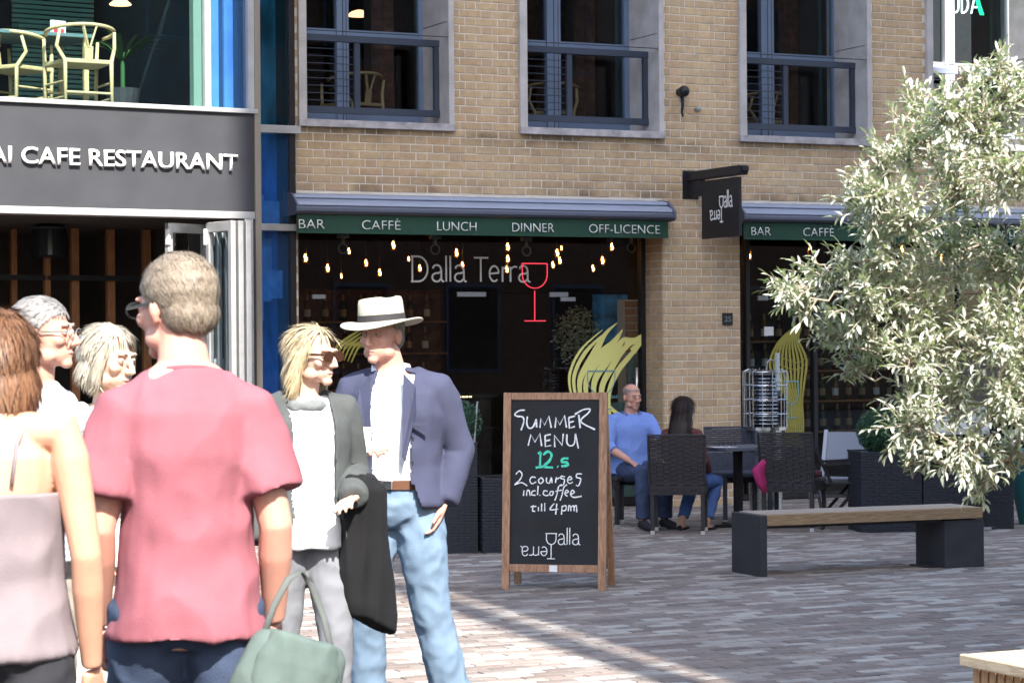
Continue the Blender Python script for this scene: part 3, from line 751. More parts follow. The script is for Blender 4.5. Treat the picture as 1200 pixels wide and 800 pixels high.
# number plate, wall lamp, small fittings
NP = thing('number_plate', 'small black house number plate reading 25 on the brick pier', 'number plate', W(2.353,-.008,1.83), TH)
MB().box(-.058,.058,-.006,.004,-.06,.06).build('plate', M['black'], NP, bevel=.002)
text('lettering', '25', .055, M['plate'], NP, (0,-.0065,-.026), (1,0,0), (0,0,1), .001, -.01, .07, 'CENTER')
WL_ = thing('wall_lamp', 'small black bulkhead camera with a hanging tail high on the brick wall', 'camera', W(1.83,-.003,4.04), TH)
MB().ell((0,-.09,.0),(.055,.065,.055)).build('housing', M['black'], WL_, smooth=True)
MB().tube([(0,0,0),(0,-.06,0)],.04,12).build('base', M['black'], WL_)
MB().tube([(.0,-.05,-.04),(.01,-.05,-.12),(.0,-.05,-.20),(.012,-.05,-.24)],[.02,.016,.012,.010],8).build('tail', M['black'], WL_, smooth=True)
tag(MB().tube([(0,0,0),(0,-.05,0)],.022,12).ell((0,-.055,0),(.026,.02,.026)).build('wall_stud', M['plate'], None, W(2.02,-.003,3.88), (0,0,TH), smooth=True), 'small round metal fitting on the bricks right of the wall camera', 'fitting')
# neon in the brightly lit upper window on the right
ND = thing('neon_sign', 'white and green neon lettering inside the pale framed upper window', 'neon sign', W(5.47,.68,5.115), TH)
def neon():
    s = .20; mb = MB()
    L_ = [ [arc(.18,.72,.17,.22,40,250,12)+arc(.18,.24,.18,.24,80,-140,12)], [[(0,1),(0,.3)]+arc(.2,.3,.2,.3,180,360,12)+[(.4,1)]],
           [[(0,0),(0,1)]+arc(.05,.5,.36,.5,90,-90,14)+[(0,0)]], [[(0,0),(.24,1)],[(.08,.35),(.38,.35)]] ]
    x = 0
    for st in L_:
        for q in st: mb.tube([((x+p[0])*s,0,p[1]*s) for p in q], .010, 6)
        x += .62
    mb.build('lettering', M['neon_white'], ND)
    mb = MB(); x0 = (3*.62+.24)*s
    for d in (0,.02,.04): mb.tube([(x0+d,0,.2),(x0+d+.03,0,.10),(x0+d+.075,0,-.01)], .008, 6)
    mb.build('leaf_outline', M['neon_green'], ND)
neon()

# ================================================================ LAMPS AND FURNITURE INDOORS
def bulb_proto():
    t = thing('pendant_bulb', '', 'light bulb')
    MB().tube([(0,0,.06),(0,0,.10)],.012,10).build('socket', M['black'], t)
    MB().tube([(0,0,.10),(0,0,.45)],.003,5).build('cord', M['black'], t)
    MB().tube([(0,0,-.05),(0,0,-.035),(0,0,0),(0,0,.03),(0,0,.062)],[.008,.024,.031,.022,.011],12).build('glass_bulb', M['bulbglass'], t, smooth=True)
    MB().tube([(0,0,-.025),(.006,0,0),(-.004,0,.02),(0,0,.045)],[.009,.011,.010,.006],6).build('filament', M['bulb'], t)
    return t
BUL = [(358,303),(384,315),(400,324),(409,295),(429,309),(445,320),(461,288),(479,304),(492,315),(535,297),(542,311),(595,290),(595,304),(594,316),(653,297),(656,306),(648,311),(658,291),(695,315),(706,306),(717,290)]
def unproj(px, py, v):
    dx, dy = px-600, 400-py; a = (dx+dy*.0077)/2750; b = (-dx*.0077+dy+3)/2750
    c, s = cos(TH), sin(TH); ox, oy = -s*v, 22.1+c*v; k = (-s*ox+c*oy)/(-s*a+c)
    return (a*k)*c+(k-22.1)*s, 1.6+b*k
p0 = bulb_proto()
lab = ['leftmost hanging filament bulb in the dark shop window','second bulb from the left, low in the window','low small bulb above the hat to its left','bulb just under the green valance left of the hat','bulb in the middle of the left cluster','lowest bulb of the left cluster',
 'high bulb over the hat under the valance','bulb just left of the white drawn D','bulb glowing inside the white drawn D','bulb above the double l of the white name','bulb on the letter a of the white name','top bulb of the vertical three beside the T',
 'middle bulb of the vertical three','lowest bulb of the vertical three, on the letters rr','bulb over the rim of the red glass','bulb right of the red glass rim','lower left bulb of the small cluster by the red glass','faint topmost bulb of the cluster by the red glass','low bulb right of the red glass','middle one of the three rightmost bulbs in the left window','rightmost bulb near the door of the left window']
rr = random.Random(8)
for i,(x,y) in enumerate(BUL):
    o = p0 if i == 0 else copy_tree(p0)
    v = 1.3 + rr.uniform(-.35,.9); u,z = unproj(x,y,v)
    o.location = W(u,v,z); o['label'] = lab[i]; o['group'] = 'filament bulbs hanging in the cafe'
    s = rr.uniform(.75,1.0)*(.75 if i in (2,7,17) else 1); o.scale = (s,s,s)
for i,(x,y,l) in enumerate([(878,300,'bulb behind the second window under the word BAR'),(949,294,'bulb behind the second window under the word CAFFE'),(1057,293,'bulb seen through the tree behind the right window'),(1103,303,'rightmost bulb glimpsed between the tree branches')]):
    o = copy_tree(p0); u,z = unproj(x,y,1.3); o.location = W(u,1.3,z); o['label'] = l; o['group'] = 'filament bulbs hanging in the cafe'
# ring-shaped fittings just under the valance
def hook():
    t = thing('ceiling_spotlight', '', 'spotlight')
    MB().tube([(.0,0,.10),(0,0,.03)],.016,10).box(-.05,.05,-.03,.03,.085,.12).build('bracket', M['plate'], t)
    mb = MB(); mb.tube([(.045*cos(a*pi/8),0,-.01+.045*sin(a*pi/8)) for a in range(17)], .007, 6).build('ring', M['plate'], t)
    return t
h0 = hook()
for i,(x,y) in enumerate([(402,290),(510,291),(617,293),(740,289)]):
    o = h0 if i == 0 else copy_tree(h0); u,z = unproj(x,y,.5); o.location = W(u,.5,z); o.rotation_euler = (0,0,TH)
    o['label'] = ['grey ring spotlight under the valance above the hat','grey ring spotlight above the white drawn name','grey ring spotlight above the T of the white name','grey ring spotlight nearest the pier'][i]; o['group'] = 'ring spotlights inside the window'
# disc pendants upstairs
def disc_pendant(px, py, v, w, label, frame='W'):
    t = thing('pendant_lamp', label, 'pendant lamp')
    if frame == 'W': u,z = unproj(px,py,v); t.location = W(u,v,z)
    else: t.location = WL(px,v,py)
    mb = MB().rings([((0,0,.05),(w*.12,0,0),(0,w*.12,0)),((0,0,.035),(w*.3,0,0),(0,w*.3,0)),((0,0,0),(w*.5,0,0),(0,w*.5,0)),((0,0,-.008),(w*.48,0,0),(0,w*.48,0))], 28)
    mb.build('shade', M['glow'], t, smooth=False); MB().tube([(0,0,.05),(0,0,1.0)],.004,6).build('cord', M['black'], t)
disc_pendant(421,18,2.0,.25,'orange disc pendant in the left upper window')
disc_pendant(658,27,2.2,.10,'small bright pendant seen at the mullion of the middle upper window')
disc_pendant(702,36,2.6,.17,'dim disc pendant in the middle upper window')
disc_pendant(932,43,2.0,.27,'orange disc pendant in the right blue framed upper window')
disc_pendant(966,10,2.8,.06,'tiny lit pendant above the orange disc')
disc_pendant(-.28,4.70,2.2,.20,'copper disc pendant above the restaurant chair upstairs','L')
# drum lamp over the restaurant door
t = thing('drum_lamp', 'black metal drum pendant lamp hanging inside the open restaurant front', 'pendant lamp', WL(-1.22,1.5,2.37))
MB().tube([(0,0,.0),(0,0,.02),(0,0,.24),(0,0,.27),(0,0,.30)],[.172,.165,.15,.135,.05],28).build('shade', mat('gloss_black',(.015,.016,.02),.25), t, smooth=False)
MB().tube([(0,0,.245),(0,0,.262)],.156,28).build('shade_band', M['dark'], t); MB().tube([(0,0,.3),(0,0,.42)],.008,8).build('stem', M['black'], t)

# wishbone chairs and table in the upper restaurant window
def wishbone(label, u, v, rz, group=None):
    t = thing('wishbone_chair', label, 'chair', WL(u,v,3.51), TL+rz, group)
    for sx in (-1,1):
        MB().tube([(sx*.22,-.20,0),(sx*.225,-.20,.42),(sx*.235,-.19,.64)],[.014,.018,.013],10).build('leg', M['ash'], t, smooth=True)
        MB().tube([(sx*.20,.22,0),(sx*.20,.21,.43),(sx*.25,.15,.55),(sx*.245,.06,.66),(sx*.20,.20,.72)][:3]+[(sx*.235,.19,.68)],[.014,.018,.016,.013],10).build('leg', M['ash'], t, smooth=True)
    MB().prism([(-.24,-.23),(.24,-.23),(.20,.22),(-.20,.22)],0,0).v
    st = MB().add([(-.24,-.22,.41),(.24,-.22,.41),(.20,.22,.41),(-.20,.22,.41),(-.24,-.22,.445),(.24,-.22,.445),(.20,.22,.445),(-.20,.22,.445)],[(0,3,2,1),(4,5,6,7),(0,1,5,4),(1,2,6,5),(2,3,7,6),(3,0,4,7)])
    st.build('seat', M['ash'], t, bevel=.008)
    top = [(.285*cos(a), .02+.24*sin(a), .68+.045*sin(a)) for a in [R(-30+240*i/20) for i in range(21)]]
    MB().tube(top, [.013]+[.016]*19+[.013], 10).build('top_rail', M['ash'], t, smooth=True)
    MB().beam((0,.215,.44),(0,.23,.55),.07,.014).beam((-.01,.23,.54),(-.06,.255,.72),.022,.014).beam((.01,.23,.54),(.06,.255,.72),.022,.014).build('splat', M['ash'], t)
    for a,b in (((-.22,-.2,.2),(.22,-.2,.2)),((-.2,.22,.17),(.2,.22,.17)),((-.22,-.2,.26),(-.2,.22,.26)),((.22,-.2,.26),(.2,.22,.26)),((-.22,-.2,.13),(-.2,.22,.13)),((.22,-.2,.13),(.2,.22,.13))):
        MB().tube([a,b],.010,8).build('stretcher', M['ash'], t)
    return t
WC = wishbone('pale wooden wishbone chair standing right at the upstairs glass, nearest the viewer', -1.27,.62,R(180),'wishbone chairs upstairs')
wishbone('pale wooden chair at the left of the upstairs table, partly hidden', -1.60,1.25,R(120),'wishbone chairs upstairs')
for k,(u_,v_,a_,l_) in enumerate([(-1.05,1.35,200,'dim wooden chair inside the left upper window'),(1.15,1.45,165,'dim wooden chair inside the middle upper window'),(3.62,1.45,190,'dim wooden chair inside the right blue framed upper window')]):
    c_ = copy_tree(WC); c_.location = W(u_,v_,3.502); c_.rotation_euler = (0,0,TH+R(a_)); c_['label'] = l_; c_['group'] = 'wooden chairs in the upper windows'
t = thing('dining_table', 'dark upstairs dining table behind the pale wooden chair', 'table', WL(-1.45,1.35,3.51), TL)
MB().box(-.45,.45,-.35,.35,.70,.73).build('table_top', mat('teal_top',(.10,.16,.17),.4), t, bevel=.004)
for sx in (-1,1):
    for sy in (-1,1): MB().beam((sx*.4,sy*.3,0),(sx*.4,sy*.3,.70),.04,.04).build('leg', M['ash'], t)
t = thing('menu_card', 'small white and red card standing on the upstairs table', 'card', WL(-1.22,1.25,4.245), TL+R(12))
MB().box(-.07,.07,-.012,-.006,0,.13).box(-.07,.07,.006,.012,0,.13).build('card', M['paper'], t); MB().box(-.05,.05,-.0145,-.0125,.02,.06).build('red_print', mat('red_print',(.6,.04,.06),.6), t)
t = thing('tumbler', 'small clear tumbler on the left end of the upstairs table', 'glass', WL(-1.62,1.2,4.243))
MB().tube([(0,0,0),(0,0,.09)],[.03,.036],14).build('glass_body', M['glass'], t)
# plant upstairs
t = thing('palm_plant', 'spiky green potted palm behind the restaurant glass', 'potted plant', WL(-.62,1.3,3.51))
MB().tube([(0,0,0),(0,0,.32)],[.11,.15],16).build('pot', M['dark'], t)
mb = MB(); rr = random.Random(2)
for i in range(26):
    a = rr.uniform(0,2*pi); l = rr.uniform(.35,.6); P = [Vector((cos(a)*l*f, sin(a)*l*f, .55+.9*f*l*1.2-1.5*f*f*l*.5)) for f in (0,.3,.6,1)]
    sd = Vector((-sin(a),cos(a),0)); 
    vs = [P[0]+sd*.006,P[0]-sd*.006,P[1]+sd*.018,P[1]-sd*.018,P[2]+sd*.014,P[2]-sd*.014,P[3]]
    mb.add(vs, [(0,1,3,2),(2,3,5,4),(4,5,6)])
mb.tube([(0,0,.3),(0,0,.6)],.02,8)
mb.build('fronds', mat('palm_green',(.035,.10,.035),.5), t)
# bar counter, led line, bottle shelves
t = thing('bar_counter', 'dark cafe bar counter with a dotted line of warm light along its edge', 'counter', W(-.1,2.6,.013), TH)
MB().box(-1.2,1.1,0,.7,0,1.02).build('counter_body', M['room'], t); MB().box(-1.25,1.15,-.05,.75,1.022,1.06).build('counter_top', M['dark'], t)
led = MB()
for i in range(44): led.box(-.9+i*.04,-.9+i*.04+.026,-.058,-.052,1.03,1.042)
led.build('led_strip', M['led'], t)
t = thing('bottle_shelf', 'dark shelving unit behind the right shop window', 'shelf', W(4.3,1.6,.013), TH)
MB().box(-.9,2.0,.25,.29,0,2.2).box(-.9,-.86,0,.25,0,2.2).box(1.96,2.0,0,.25,0,2.2).build('case', M['room'], t)
SHZ = (.62,.95,1.28,1.60)
for z in SHZ: MB().box(-.86,1.96,0,.25,z-.02,z).build('shelf_board', M['batten'], t)
bc = [(.10,.045,.015),(.03,.06,.035),(.16,.10,.04),(.05,.02,.02)]
bms = [mat('bottle_glass',c,.15) for c in bc]; capm = mat('foil_cap',(.35,.25,.15),.4)
rr = random.Random(6)
protos = []
for k in range(4):
    b = thing('wine_bottle', '', 'bottle')
    MB().tube([(0,0,0),(0,0,.17),(0,0,.20),(0,0,.225)],[.036,.036,.028,.014],10).build('body', bms[k], b, smooth=True)
    MB().tube([(0,0,.2255),(0,0,.29)],[.0135,.0135],8).build('neck', capm, b); MB().tube([(0,0,.05),(0,0,.13)],.0368,10).build('label', M['paper'] if k==2 else capm, b)
    protos.append(b)
used = [False]*4
nm = ['lowest','second lowest','second highest','top']
for zi, z in enumerate(SHZ):
    for i in range(15):
        k = rr.randrange(4)
        o = protos[k] if not used[k] else copy_tree(protos[k]); used[k] = True
        o.location = W(4.3-.80+i*.18+rr.uniform(-.02,.02), 1.6+.12, .013+z)
        o['label'] = 'dark wine bottle in the row on the %s shelf behind the right window' % nm[zi]; o['group'] = 'wine bottles on the %s shelf' % nm[zi]

t = thing('back_bar', 'dim back bar shelves with bottles deep inside the left shop window', 'shelf', W(-.9,3.9,.013), TH)
MB().box(-.9,2.0,.22,.26,0,2.2).build('case', M['room_brick'], t)
for z in (1.1,1.5,1.85): MB().box(-.88,1.98,0,.22,z-.02,z).build('shelf_board', M['batten'], t)
for zi, z in enumerate((1.1,1.5,1.85)):
    for i in range(14):
        o = copy_tree(protos[rr.randrange(4)]); o.location = W(-.9-.78+i*.195+rr.uniform(-.03,.03), 4.0, .013+z)
        o['label'] = 'bottle standing on the %s shelf of the dim back bar' % ('lowest','middle','top')[zi]; o['group'] = 'bottles on the %s back bar shelf' % ('lowest','middle','top')[zi]

# ================================================================ FOLDING DOORS
def leaf_door(u, v, rz, label):
    t = thing('folding_door', label, 'door', WL(u,v,.016), TL+rz, 'folded glass doors of the restaurant'); w = .44
    MB().box(0,.05,-.022,.022,0,2.60).box(w-.05,w,-.022,.022,0,2.60).box(.05,w-.05,-.022,.022,2.52,2.60).box(.05,w-.05,-.022,.022,0,.09).build('frame', M['alu'], t, bevel=.003)
    MB().box(.05,w-.05,-.005,.005,.09,2.52).build('pane', M['glass'], t)
    for z in (.5,1.35,2.42): MB().box(-.012,.012,-.038,.0,z,z+.13).build('hinge', M['sign_white'], t, bevel=.003)
leaf_door(-.70,.16,R(18),'leftmost half open leaf of the folded glass doors')
leaf_door(-.375,.06,R(-86),'folded glass door leaf stacked second from the post')
leaf_door(-.30,.06,R(-87),'folded glass door leaf in the middle of the stack')
leaf_door(-.225,.06,R(-88),'folded glass door leaf right against the door post')

# ================================================================ COURTYARD FURNITURE
# bench
t = thing('bench', 'long oak topped bench on two solid charcoal end blocks standing in the shade', 'bench', (1.679,15.986,0), R(20.8)); Lb, Db = 1.76, .44
MB().box(0,.055,0,Db,0,.418).build('end_block', M['dark'], t, bevel=.004)
MB().box(Lb-.30,Lb+.02,.02,Db-.02,0,.335).build('end_block', M['dark'], t, bevel=.004)
nb = 5
for i in range(nb):
    a = .002+i*(Db-.004)/nb; MB().box(.058,Lb,a,a+(Db-.004)/nb-.004,.345,.421).build('plank', M['oaktop'] if i else M['oak'], t, bevel=.003)
MB().box(.058,Lb-.31,.04,Db-.04,.325,.343).build('under_frame', M['dark'], t)
MB().box(Lb-.42,Lb-.301,.10,.30,.0,.010).build('base_plate', M['dark'], t)

# chalkboard
AB = thing('chalkboard_sign', 'wooden framed A-board with SUMMER MENU chalked on black', 'sign', (-.079,15.336,0), math.atan2(-.155,.674))
wb = .692; hb = 1.285; lean = R(5.0)
Mf = Matrix.Rotation(-lean, 4, 'X')
fp = obj('front_panel', None, AB); fp.rotation_euler = (-lean,0,0)
def fpart(name, mb, m, bevel=.003):
    mb.v = [tuple(Mf @ Vector(v)) for v in mb.v]; return mb.build(name, m, AB, bevel=bevel)
bpy.data.objects.remove(fp)
for x in (0,wb-.052): fpart('leg', MB().box(x,x+.052,-.018,.018,0,hb), M['pine'])
fpart('top_rail', MB().box(.053,wb-.053,-.017,.017,hb-.048,hb-.001), M['pine']); fpart('bottom_rail', MB().box(.053,wb-.053,-.017,.017,.115,.165), M['pine'])
fpart('writing_panel', MB().box(.0535,wb-.0535,-.006,.006,.166,hb-.049), M['board'], 0)
fpart('maker_plate', MB().box(wb/2-.026,wb/2+.026,-.0195,-.0175,.118,.160), M['paper'], 0)
Mb_ = Matrix.Translation((0,.36,0)) @ Matrix.Rotation(R(11), 4, 'X')
for x in (.004,wb-.050): AB2 = MB().box(x,x+.046,-.018,.018,0,hb-.03,Mb_).build('rear_leg', M['pine'], AB, bevel=.003)
MB().box(.051,wb-.051,-.006,.006,.16,hb-.06,Mb_).box(.051,wb-.051,-.017,.017,.12,.159,Mb_).build('rear_panel', M['board'], AB)
# chalk: photo pixels on the board -> metres
def bx(px, py): return ((px-585.5)/128.5*wb, (689-py+ (px-588)*.010)/232*hb)
CH = []
def ch(pts, w=.0085, m='chalk'): CH.append((pts, w, m))
def curve(pts, n=5):
    c = [pts[0]]+pts+[pts[-1]]; P = []
    for i in range(1, len(c)-2):
        for j in range(n):
            t_ = j/n; P.append(tuple(.5*((2*c[i][d])+(-c[i-1][d]+c[i+1][d])*t_+(2*c[i-1][d]-5*c[i][d]+4*c[i+1][d]-c[i+2][d])*t_**2+(-c[i-1][d]+3*c[i][d]-3*c[i+1][d]+c[i+2][d])*t_**3) for d in (0,1)))
    P.append(pts[-1]); return P
# coordinates measured on an enlargement 3.078x, origin (560,440)
Z_ = lambda pts, sm=True: [bx(560+p[0]/3.078, 440+p[1]/3.077) for p in (curve(pts) if sm else pts)]
for s, sm in [([(160,117),(140,118),(122,130),(128,138),(152,142),(156,160),(146,190)],1),
          ([(170,140),(168,165),(176,182),(192,178),(204,150)],1),([(204,150),(206,180)],0),
          ([(218,182),(222,148),(236,172),(252,140),(262,182)],0),([(276,182),(280,146),(294,172),(312,138),(320,182)],0),
          ([(328,146),(331,184),(352,178)],0),([(328,146),(352,140)],0),([(330,164),(348,159)],0),
          ([(366,136),(372,184)],0),([(352,134),(382,118),(408,116),(402,130),(374,160),(428,190)],1),
          ([(174,246),(184,206),(200,234),(218,202),(226,248)],0),
          ([(238,210),(240,250),(262,246)],0),([(238,210),(260,206)],0),([(240,230),(258,226)],0),
          ([(276,252),(274,210),(304,246),(308,204)],0),([(322,206),(322,236),(334,248),(350,240),(354,204)],1),([(354,204),(366,258)],0)]:
    ch(Z_(s, bool(sm)), .0105)
for s in [[(212,276),(222,270)],[(222,270),(220,324)],[(204,326),(236,322)],[(232,280),(250,268),(264,280),(256,302),(236,322),(270,326)],[(286,322),(290,324)],
          [(328,294),(308,294),(304,306),(322,308),(326,318),(302,322)]]:
    ch(Z_(s), .016, 'chalkgreen')
for s in [[(128,350),(142,338),(152,352),(142,372),(124,388),(150,380),(172,392)],
  [(204,362),(190,360),(182,372),(190,384),(206,378)],[(226,362),(215,372),(222,384),(234,374),(226,362)],[(246,362),(246,378),(257,382),(264,362),(267,382)],
  [(280,382),(283,362),(286,368),(296,362)],[(316,360),(302,358),(301,366),(314,370),(310,388),(298,392)],[(326,372),(342,368),(334,359),(325,373),(333,384),(346,379)],[(380,350),(362,350),(360,362),(376,368),(368,392),(358,390)],
  [(160,408),(158,428)],[(170,428),(172,410),(180,410),(184,428)],[(204,410),(192,412),(190,424),(204,426)],[(214,392),(212,426)],[(220,426),(222,427)],
  [(250,412),(238,410),(234,422),(246,428),(254,424)],[(262,412),(258,424),(268,426),(272,414),(262,412)],[(304,388),(292,396),(286,424),(278,446)],[(280,412),(304,408)],[(324,388),(312,398),(306,424),(298,446)],
  [(318,420),(330,414),(322,408),(316,422),(326,430)],[(338,424),(352,416),(344,408),(338,424),(350,434),(380,430)],
  [(196,462),(194,482),(204,484)],[(186,468),(208,466)],[(216,468),(216,484)],[(228,456),(228,484)],[(240,454),(240,484)],
  [(276,456),(260,478),(292,476)],[(286,456),(282,496)],[(306,464),(304,496)],[(306,468),(320,464),(320,480),(306,482)],[(330,484),(332,464),(338,468),(340,484)],[(340,470),(350,464),(352,484)],[(352,470),(360,464),(362,488)]]:
    ch(Z_(s), .0080)
for pts, w, m in CH:
    mb = MB(); mb.ribbon(pts, [w*random.uniform(.75,1.15) for _ in pts], -.0065, -.0085)
    mb.v = [tuple(Mf @ Vector(v)) for v in mb.v]; mb.build('chalk_stroke', M[m], AB, fix=True)
cx_, cz_ = bx(560+268/3.078, 440+604/3.077)
vertical_name(AB, M['chalk'], .115, .0058, lambda v: Mf @ Vector((v[0], v[1]-.0065, v[2])), cx_, cz_)

# rattan armless chairs
def strips(mb, x0, x1, z0, z1, y, n, slant=0, depth=.012):
    for i in range(n):
        a = z0+(z1-z0)*i/n; b = a+(z1-z0)/n*.90
        m = 8
        for j in range(m):
            xa, xb = x0+(x1-x0)*j/m, x0+(x1-x0)*(j+1)/m; o = .004*(1 if (i+j) % 2 else -1)
            mb.box(xa,xb-.002,y(a)-depth/2+o,y(a)+depth/2+o,a,b)
def rattan_chair(label, x, y, rz, m='rattan', w=.46, group='rattan chairs at the cafe tables', cat='chair'):
    """sits facing local -y; the backrest stands at +y"""
    t = thing('rattan_chair', label, cat, (x,y,.001), rz, group); h = w/2
    yb = lambda z: .22+(z-.45)*.16
    bk = MB(); strips(bk, -h, h, .40, .82, yb, 22); bk.box(-h+.006,h-.006,.205,.215,.34,.60)
    bk.build('backrest', M[m], t)
    MB().tube([(-h,.225,.42),(-h-.005,yb(.82)+.005,.83),(h+.005,yb(.82)+.005,.83),(h,.225,.42)],.013,8).build('back_frame', M[m], t)
    MB().box(-h,h,-.22,.22,.405,.445).build('seat', M[m], t, bevel=.01)
    ap = MB(); strips(ap, -h+.01, h-.01, .33, .40, lambda z: .222, 3)
    for s in (-1,1):
        ap.box(s*h-.006,s*h+.006,-.21,.21,.34,.404)
    ap.build('apron', M[m], t)
    for sx in (-1,1):
        for sy in (-1,1):
            l = MB().beam((sx*(h-.02),sy*.20,.03),(sx*(h-.02),sy*.20,.404),.032,.032).build('leg', M[m], t)
            MB().box(sx*(h-.02)-.017,sx*(h-.02)+.017,sy*.20-.017,sy*.20+.017,0,.030).build('foot_cap', M['alu'], l)
    return t
rattan_chair('dark rattan chair seen from behind with the long haired woman on it', 1.40,19.80, R(172))
rattan_chair('grey woven rattan chair facing us behind the small table', 2.03,21.00, R(14), 'rattan2')
rattan_chair('dark rattan chair with magenta cloth over its side', 2.40,20.05, R(158))
rattan_chair('dark chair under the man in the blue shirt', .93,20.60, R(68-28))

def folding_chair(label, x, y, rz, m, fm):
    t = thing('sling_chair', label, 'chair', (x,y,.001), rz, 'slatted sling chairs by the planters')
    for s in (-1,1):
        MB().beam((s*.25,.22,0),(s*.25,-.20,.44),.035,.028).build('leg', M[m], t); MB().beam((s*.28,-.26,0),(s*.28,-.26,.62),.04,.04).build('front_post', M[m], t)
        MB().beam((s*.25,.10,.40),(s*.25,.34,.88),.038,.028).build('back_post', M[m], t)
        MB().beam((s*.28,-.28,.625),(s*.28,.22,.60),.05,.022).build('armrest', M[m], t)
    MB().box(-.25,.25,-.24,.18,.415,.44).build('seat', M[fm], t, bevel=.008)
    MB().add([(-.235,.21,.60),(.235,.21,.60),(.235,.325,.865),(-.235,.325,.865),(-.235,.222,.597),(.235,.222,.597),(.235,.337,.86),(-.235,.337,.86)],
      [(0,1,2,3),(7,6,5,4),(0,4,5,1),(1,5,6,2),(2,6,7,3),(3,7,4,0)]).build('back_sling', M[fm], t)
    t.scale = (.85,.85,.92)
    for z,y_ in ((.28,-.26),): MB().beam((-.28,y_,z),(.28,y_,z),.03,.03).build('stretcher', M[m], t)
FC = folding_chair('pale grey sling chair angled beside the dark planter', 2.90,20.6, R(-20), 'greychair','greyfab')
folding_chair('black sling chair seen from the side in front of the pale grey one', 2.80,20.2, R(92), 'black','dark')

def cafe_table(label, x, y, rz, w=.62, d=.62, z=.70):
    t = thing('cafe_table', label, 'table', (x,y,.001), rz, 'square cafe tables')
    MB().box(-w/2,w/2,-d/2,d/2,z-.03,z).build('table_top', mat('table_slate',(.09,.10,.12),.35), t, bevel=.004)
    MB().beam((0,0,.03),(0,0,z-.03),.06,.06).build('pedestal', M['black'], t)
    MB().box(-.22,.22,-.03,.03,0,.03).box(-.031,.031,-.22,-.031,0,.028).box(-.031,.031,.031,.22,0,.028).build('foot', M['black'], t)
cafe_table('small dark cafe table between the seated woman and the grey chair', 1.95,20.35, TH)
t = thing('eyeglasses', 'pair of spectacles lying on the small cafe table', 'spectacles', (1.86,20.15,.703), R(20))
mb = MB()
for s in (-1,1): mb.tube([(s*.034+.026*cos(a*pi/6),0,.02+.018*sin(a*pi/6)) for a in range(13)],.003,6)
mb.tube([(-.06,0,.03),(-.06,.10,.01)],.003,5).tube([(.06,0,.03),(.06,.10,.01)],.003,5); mb.build('frame', M['black'], t)
t = thing('menu_sheet', 'white menu sheet lying on the edge of the small cafe table', 'menu', (1.80,20.12,.7025), R(24))
MB().box(-.11,.11,-.05,.05,0,.003).build('sheet', M['paper'], t)
# magenta cloth
def cloth(name, label, loc, pts, m, w=.12):
    t = thing(name, label, 'cloth', loc); mb = MB(); mb.tube(pts, [w*f for f in (.35,.7,1,.8,.5)[:len(pts)]], 12, flat=.6)
    o = mb.build('fabric', m, t, smooth=True)
    for v in o.data.vertices: v.co += Vector((1,1,1))*.018*noise.noise(v.co*22)
    return t
cloth('scarf', 'crumpled magenta scarf hanging from the side of the dark rattan chair', (2.13,19.93,.36), [(.06,0,.30),(.02,0,.22),(-.04,0,.14),(-.02,0,.06),(.02,0,-.04)], M['pink'], .085)
t = thing('seat_cushion', 'dull red cushion on the dark rattan chair with the scarf', 'cushion', (2.40,20.05,.448), R(158))
MB().box(-.2,.2,-.2,.19,0,.05).build('cushion', mat('dull_red',(.12,.02,.04),.9,bump=.3), t, bevel=.018)
# shopping bag glow: small white bag on the floor in the shop doorway is left dark

# added behind the left glass in place of reflections: bush, blue panel, brick pier
bu,bz = unproj(677,396,.85)
t = thing('reflection_plant', 'round bushy olive plant added behind the glass as a reflected tree, left of the yellow swirl', 'potted plant', W(bu,.85,.013), TH); rr = random.Random(31); mb = MB()
for i in range(1500):
    d = Vector((rr.gauss(0,1),rr.gauss(0,1),rr.gauss(0,1))).normalized(); p = Vector((0,0,bz)) + Vector((d.x*.25,d.y*.2,d.z*.30))*rr.random()**.4*(1+.2*noise.noise(d*2.5)); q = Vector((rr.gauss(0,1),rr.gauss(0,1),rr.gauss(.3,1))).normalized(); sd = q.orthogonal().normalized()*.0085; l = rr.uniform(.03,.05)
    mb.add([p,p+q*l*.5+sd,p+q*l,p+q*l*.5-sd],[(0,1,2,3)])
mb.build('foliage', M['leaf'], t, stuff=True)
MB().tube([(0,0,.4),(.01,0,bz-.1),(0,0,bz+.1)],[.018,.014,.008],8).build('trunk', M['bark'], t); MB().tube([(0,0,0),(0,0,.42)],[.13,.17],20).build('pot', M['dark'], t)
def flatbox(name, label, cat, x0, y0, x1, y1, v, m, d=.02):
    a,z1 = unproj(x0,y0,v); b,z0 = unproj(x1,y1,v); t = thing(name, label, cat, W(a,v,z0), TH); MB().box(0,b-a,0,d,0,z1-z0).build('panel', m, t); return t, b-a, z1-z0
pb = mat('blue_reflection',(.06,.22,.42),.6,var=.8,scale=6)
flatbox('reflection_panel', 'blurry blue panel added behind the glass as reflected windows, above the yellow swirl', 'reflection_panel', 695,345,736,402,1.0,pb)
t,w_,h_ = flatbox('reflection_pier', 'short orange brick pier added behind the glass as reflected brickwork, beside the shop door', 'pier', 734,351,766,413,.8,M['mortar'],.2)
for c_ in list(t.children): bpy.data.objects.remove(c_)
MB().box(.003,w_-.003,.006,.2,-1.3,h_).build('core', M['mortar'], t)
ob = ramp_mat('orange_brick',[(.42,.17,.08),(.50,.23,.12),(.36,.14,.07),(.46,.22,.12)],False)
for j in range(int(h_/.075)):
    x_ = -.112 if j % 2 else 0
    while x_ < w_:
        p_, q_ = max(0,x_), min(w_, x_+.215)
        if q_-p_ > .02: MB().box(p_,q_,0,.03,.003+j*.075,.068+j*.075).build('brick', ob, t)
        x_ += .225
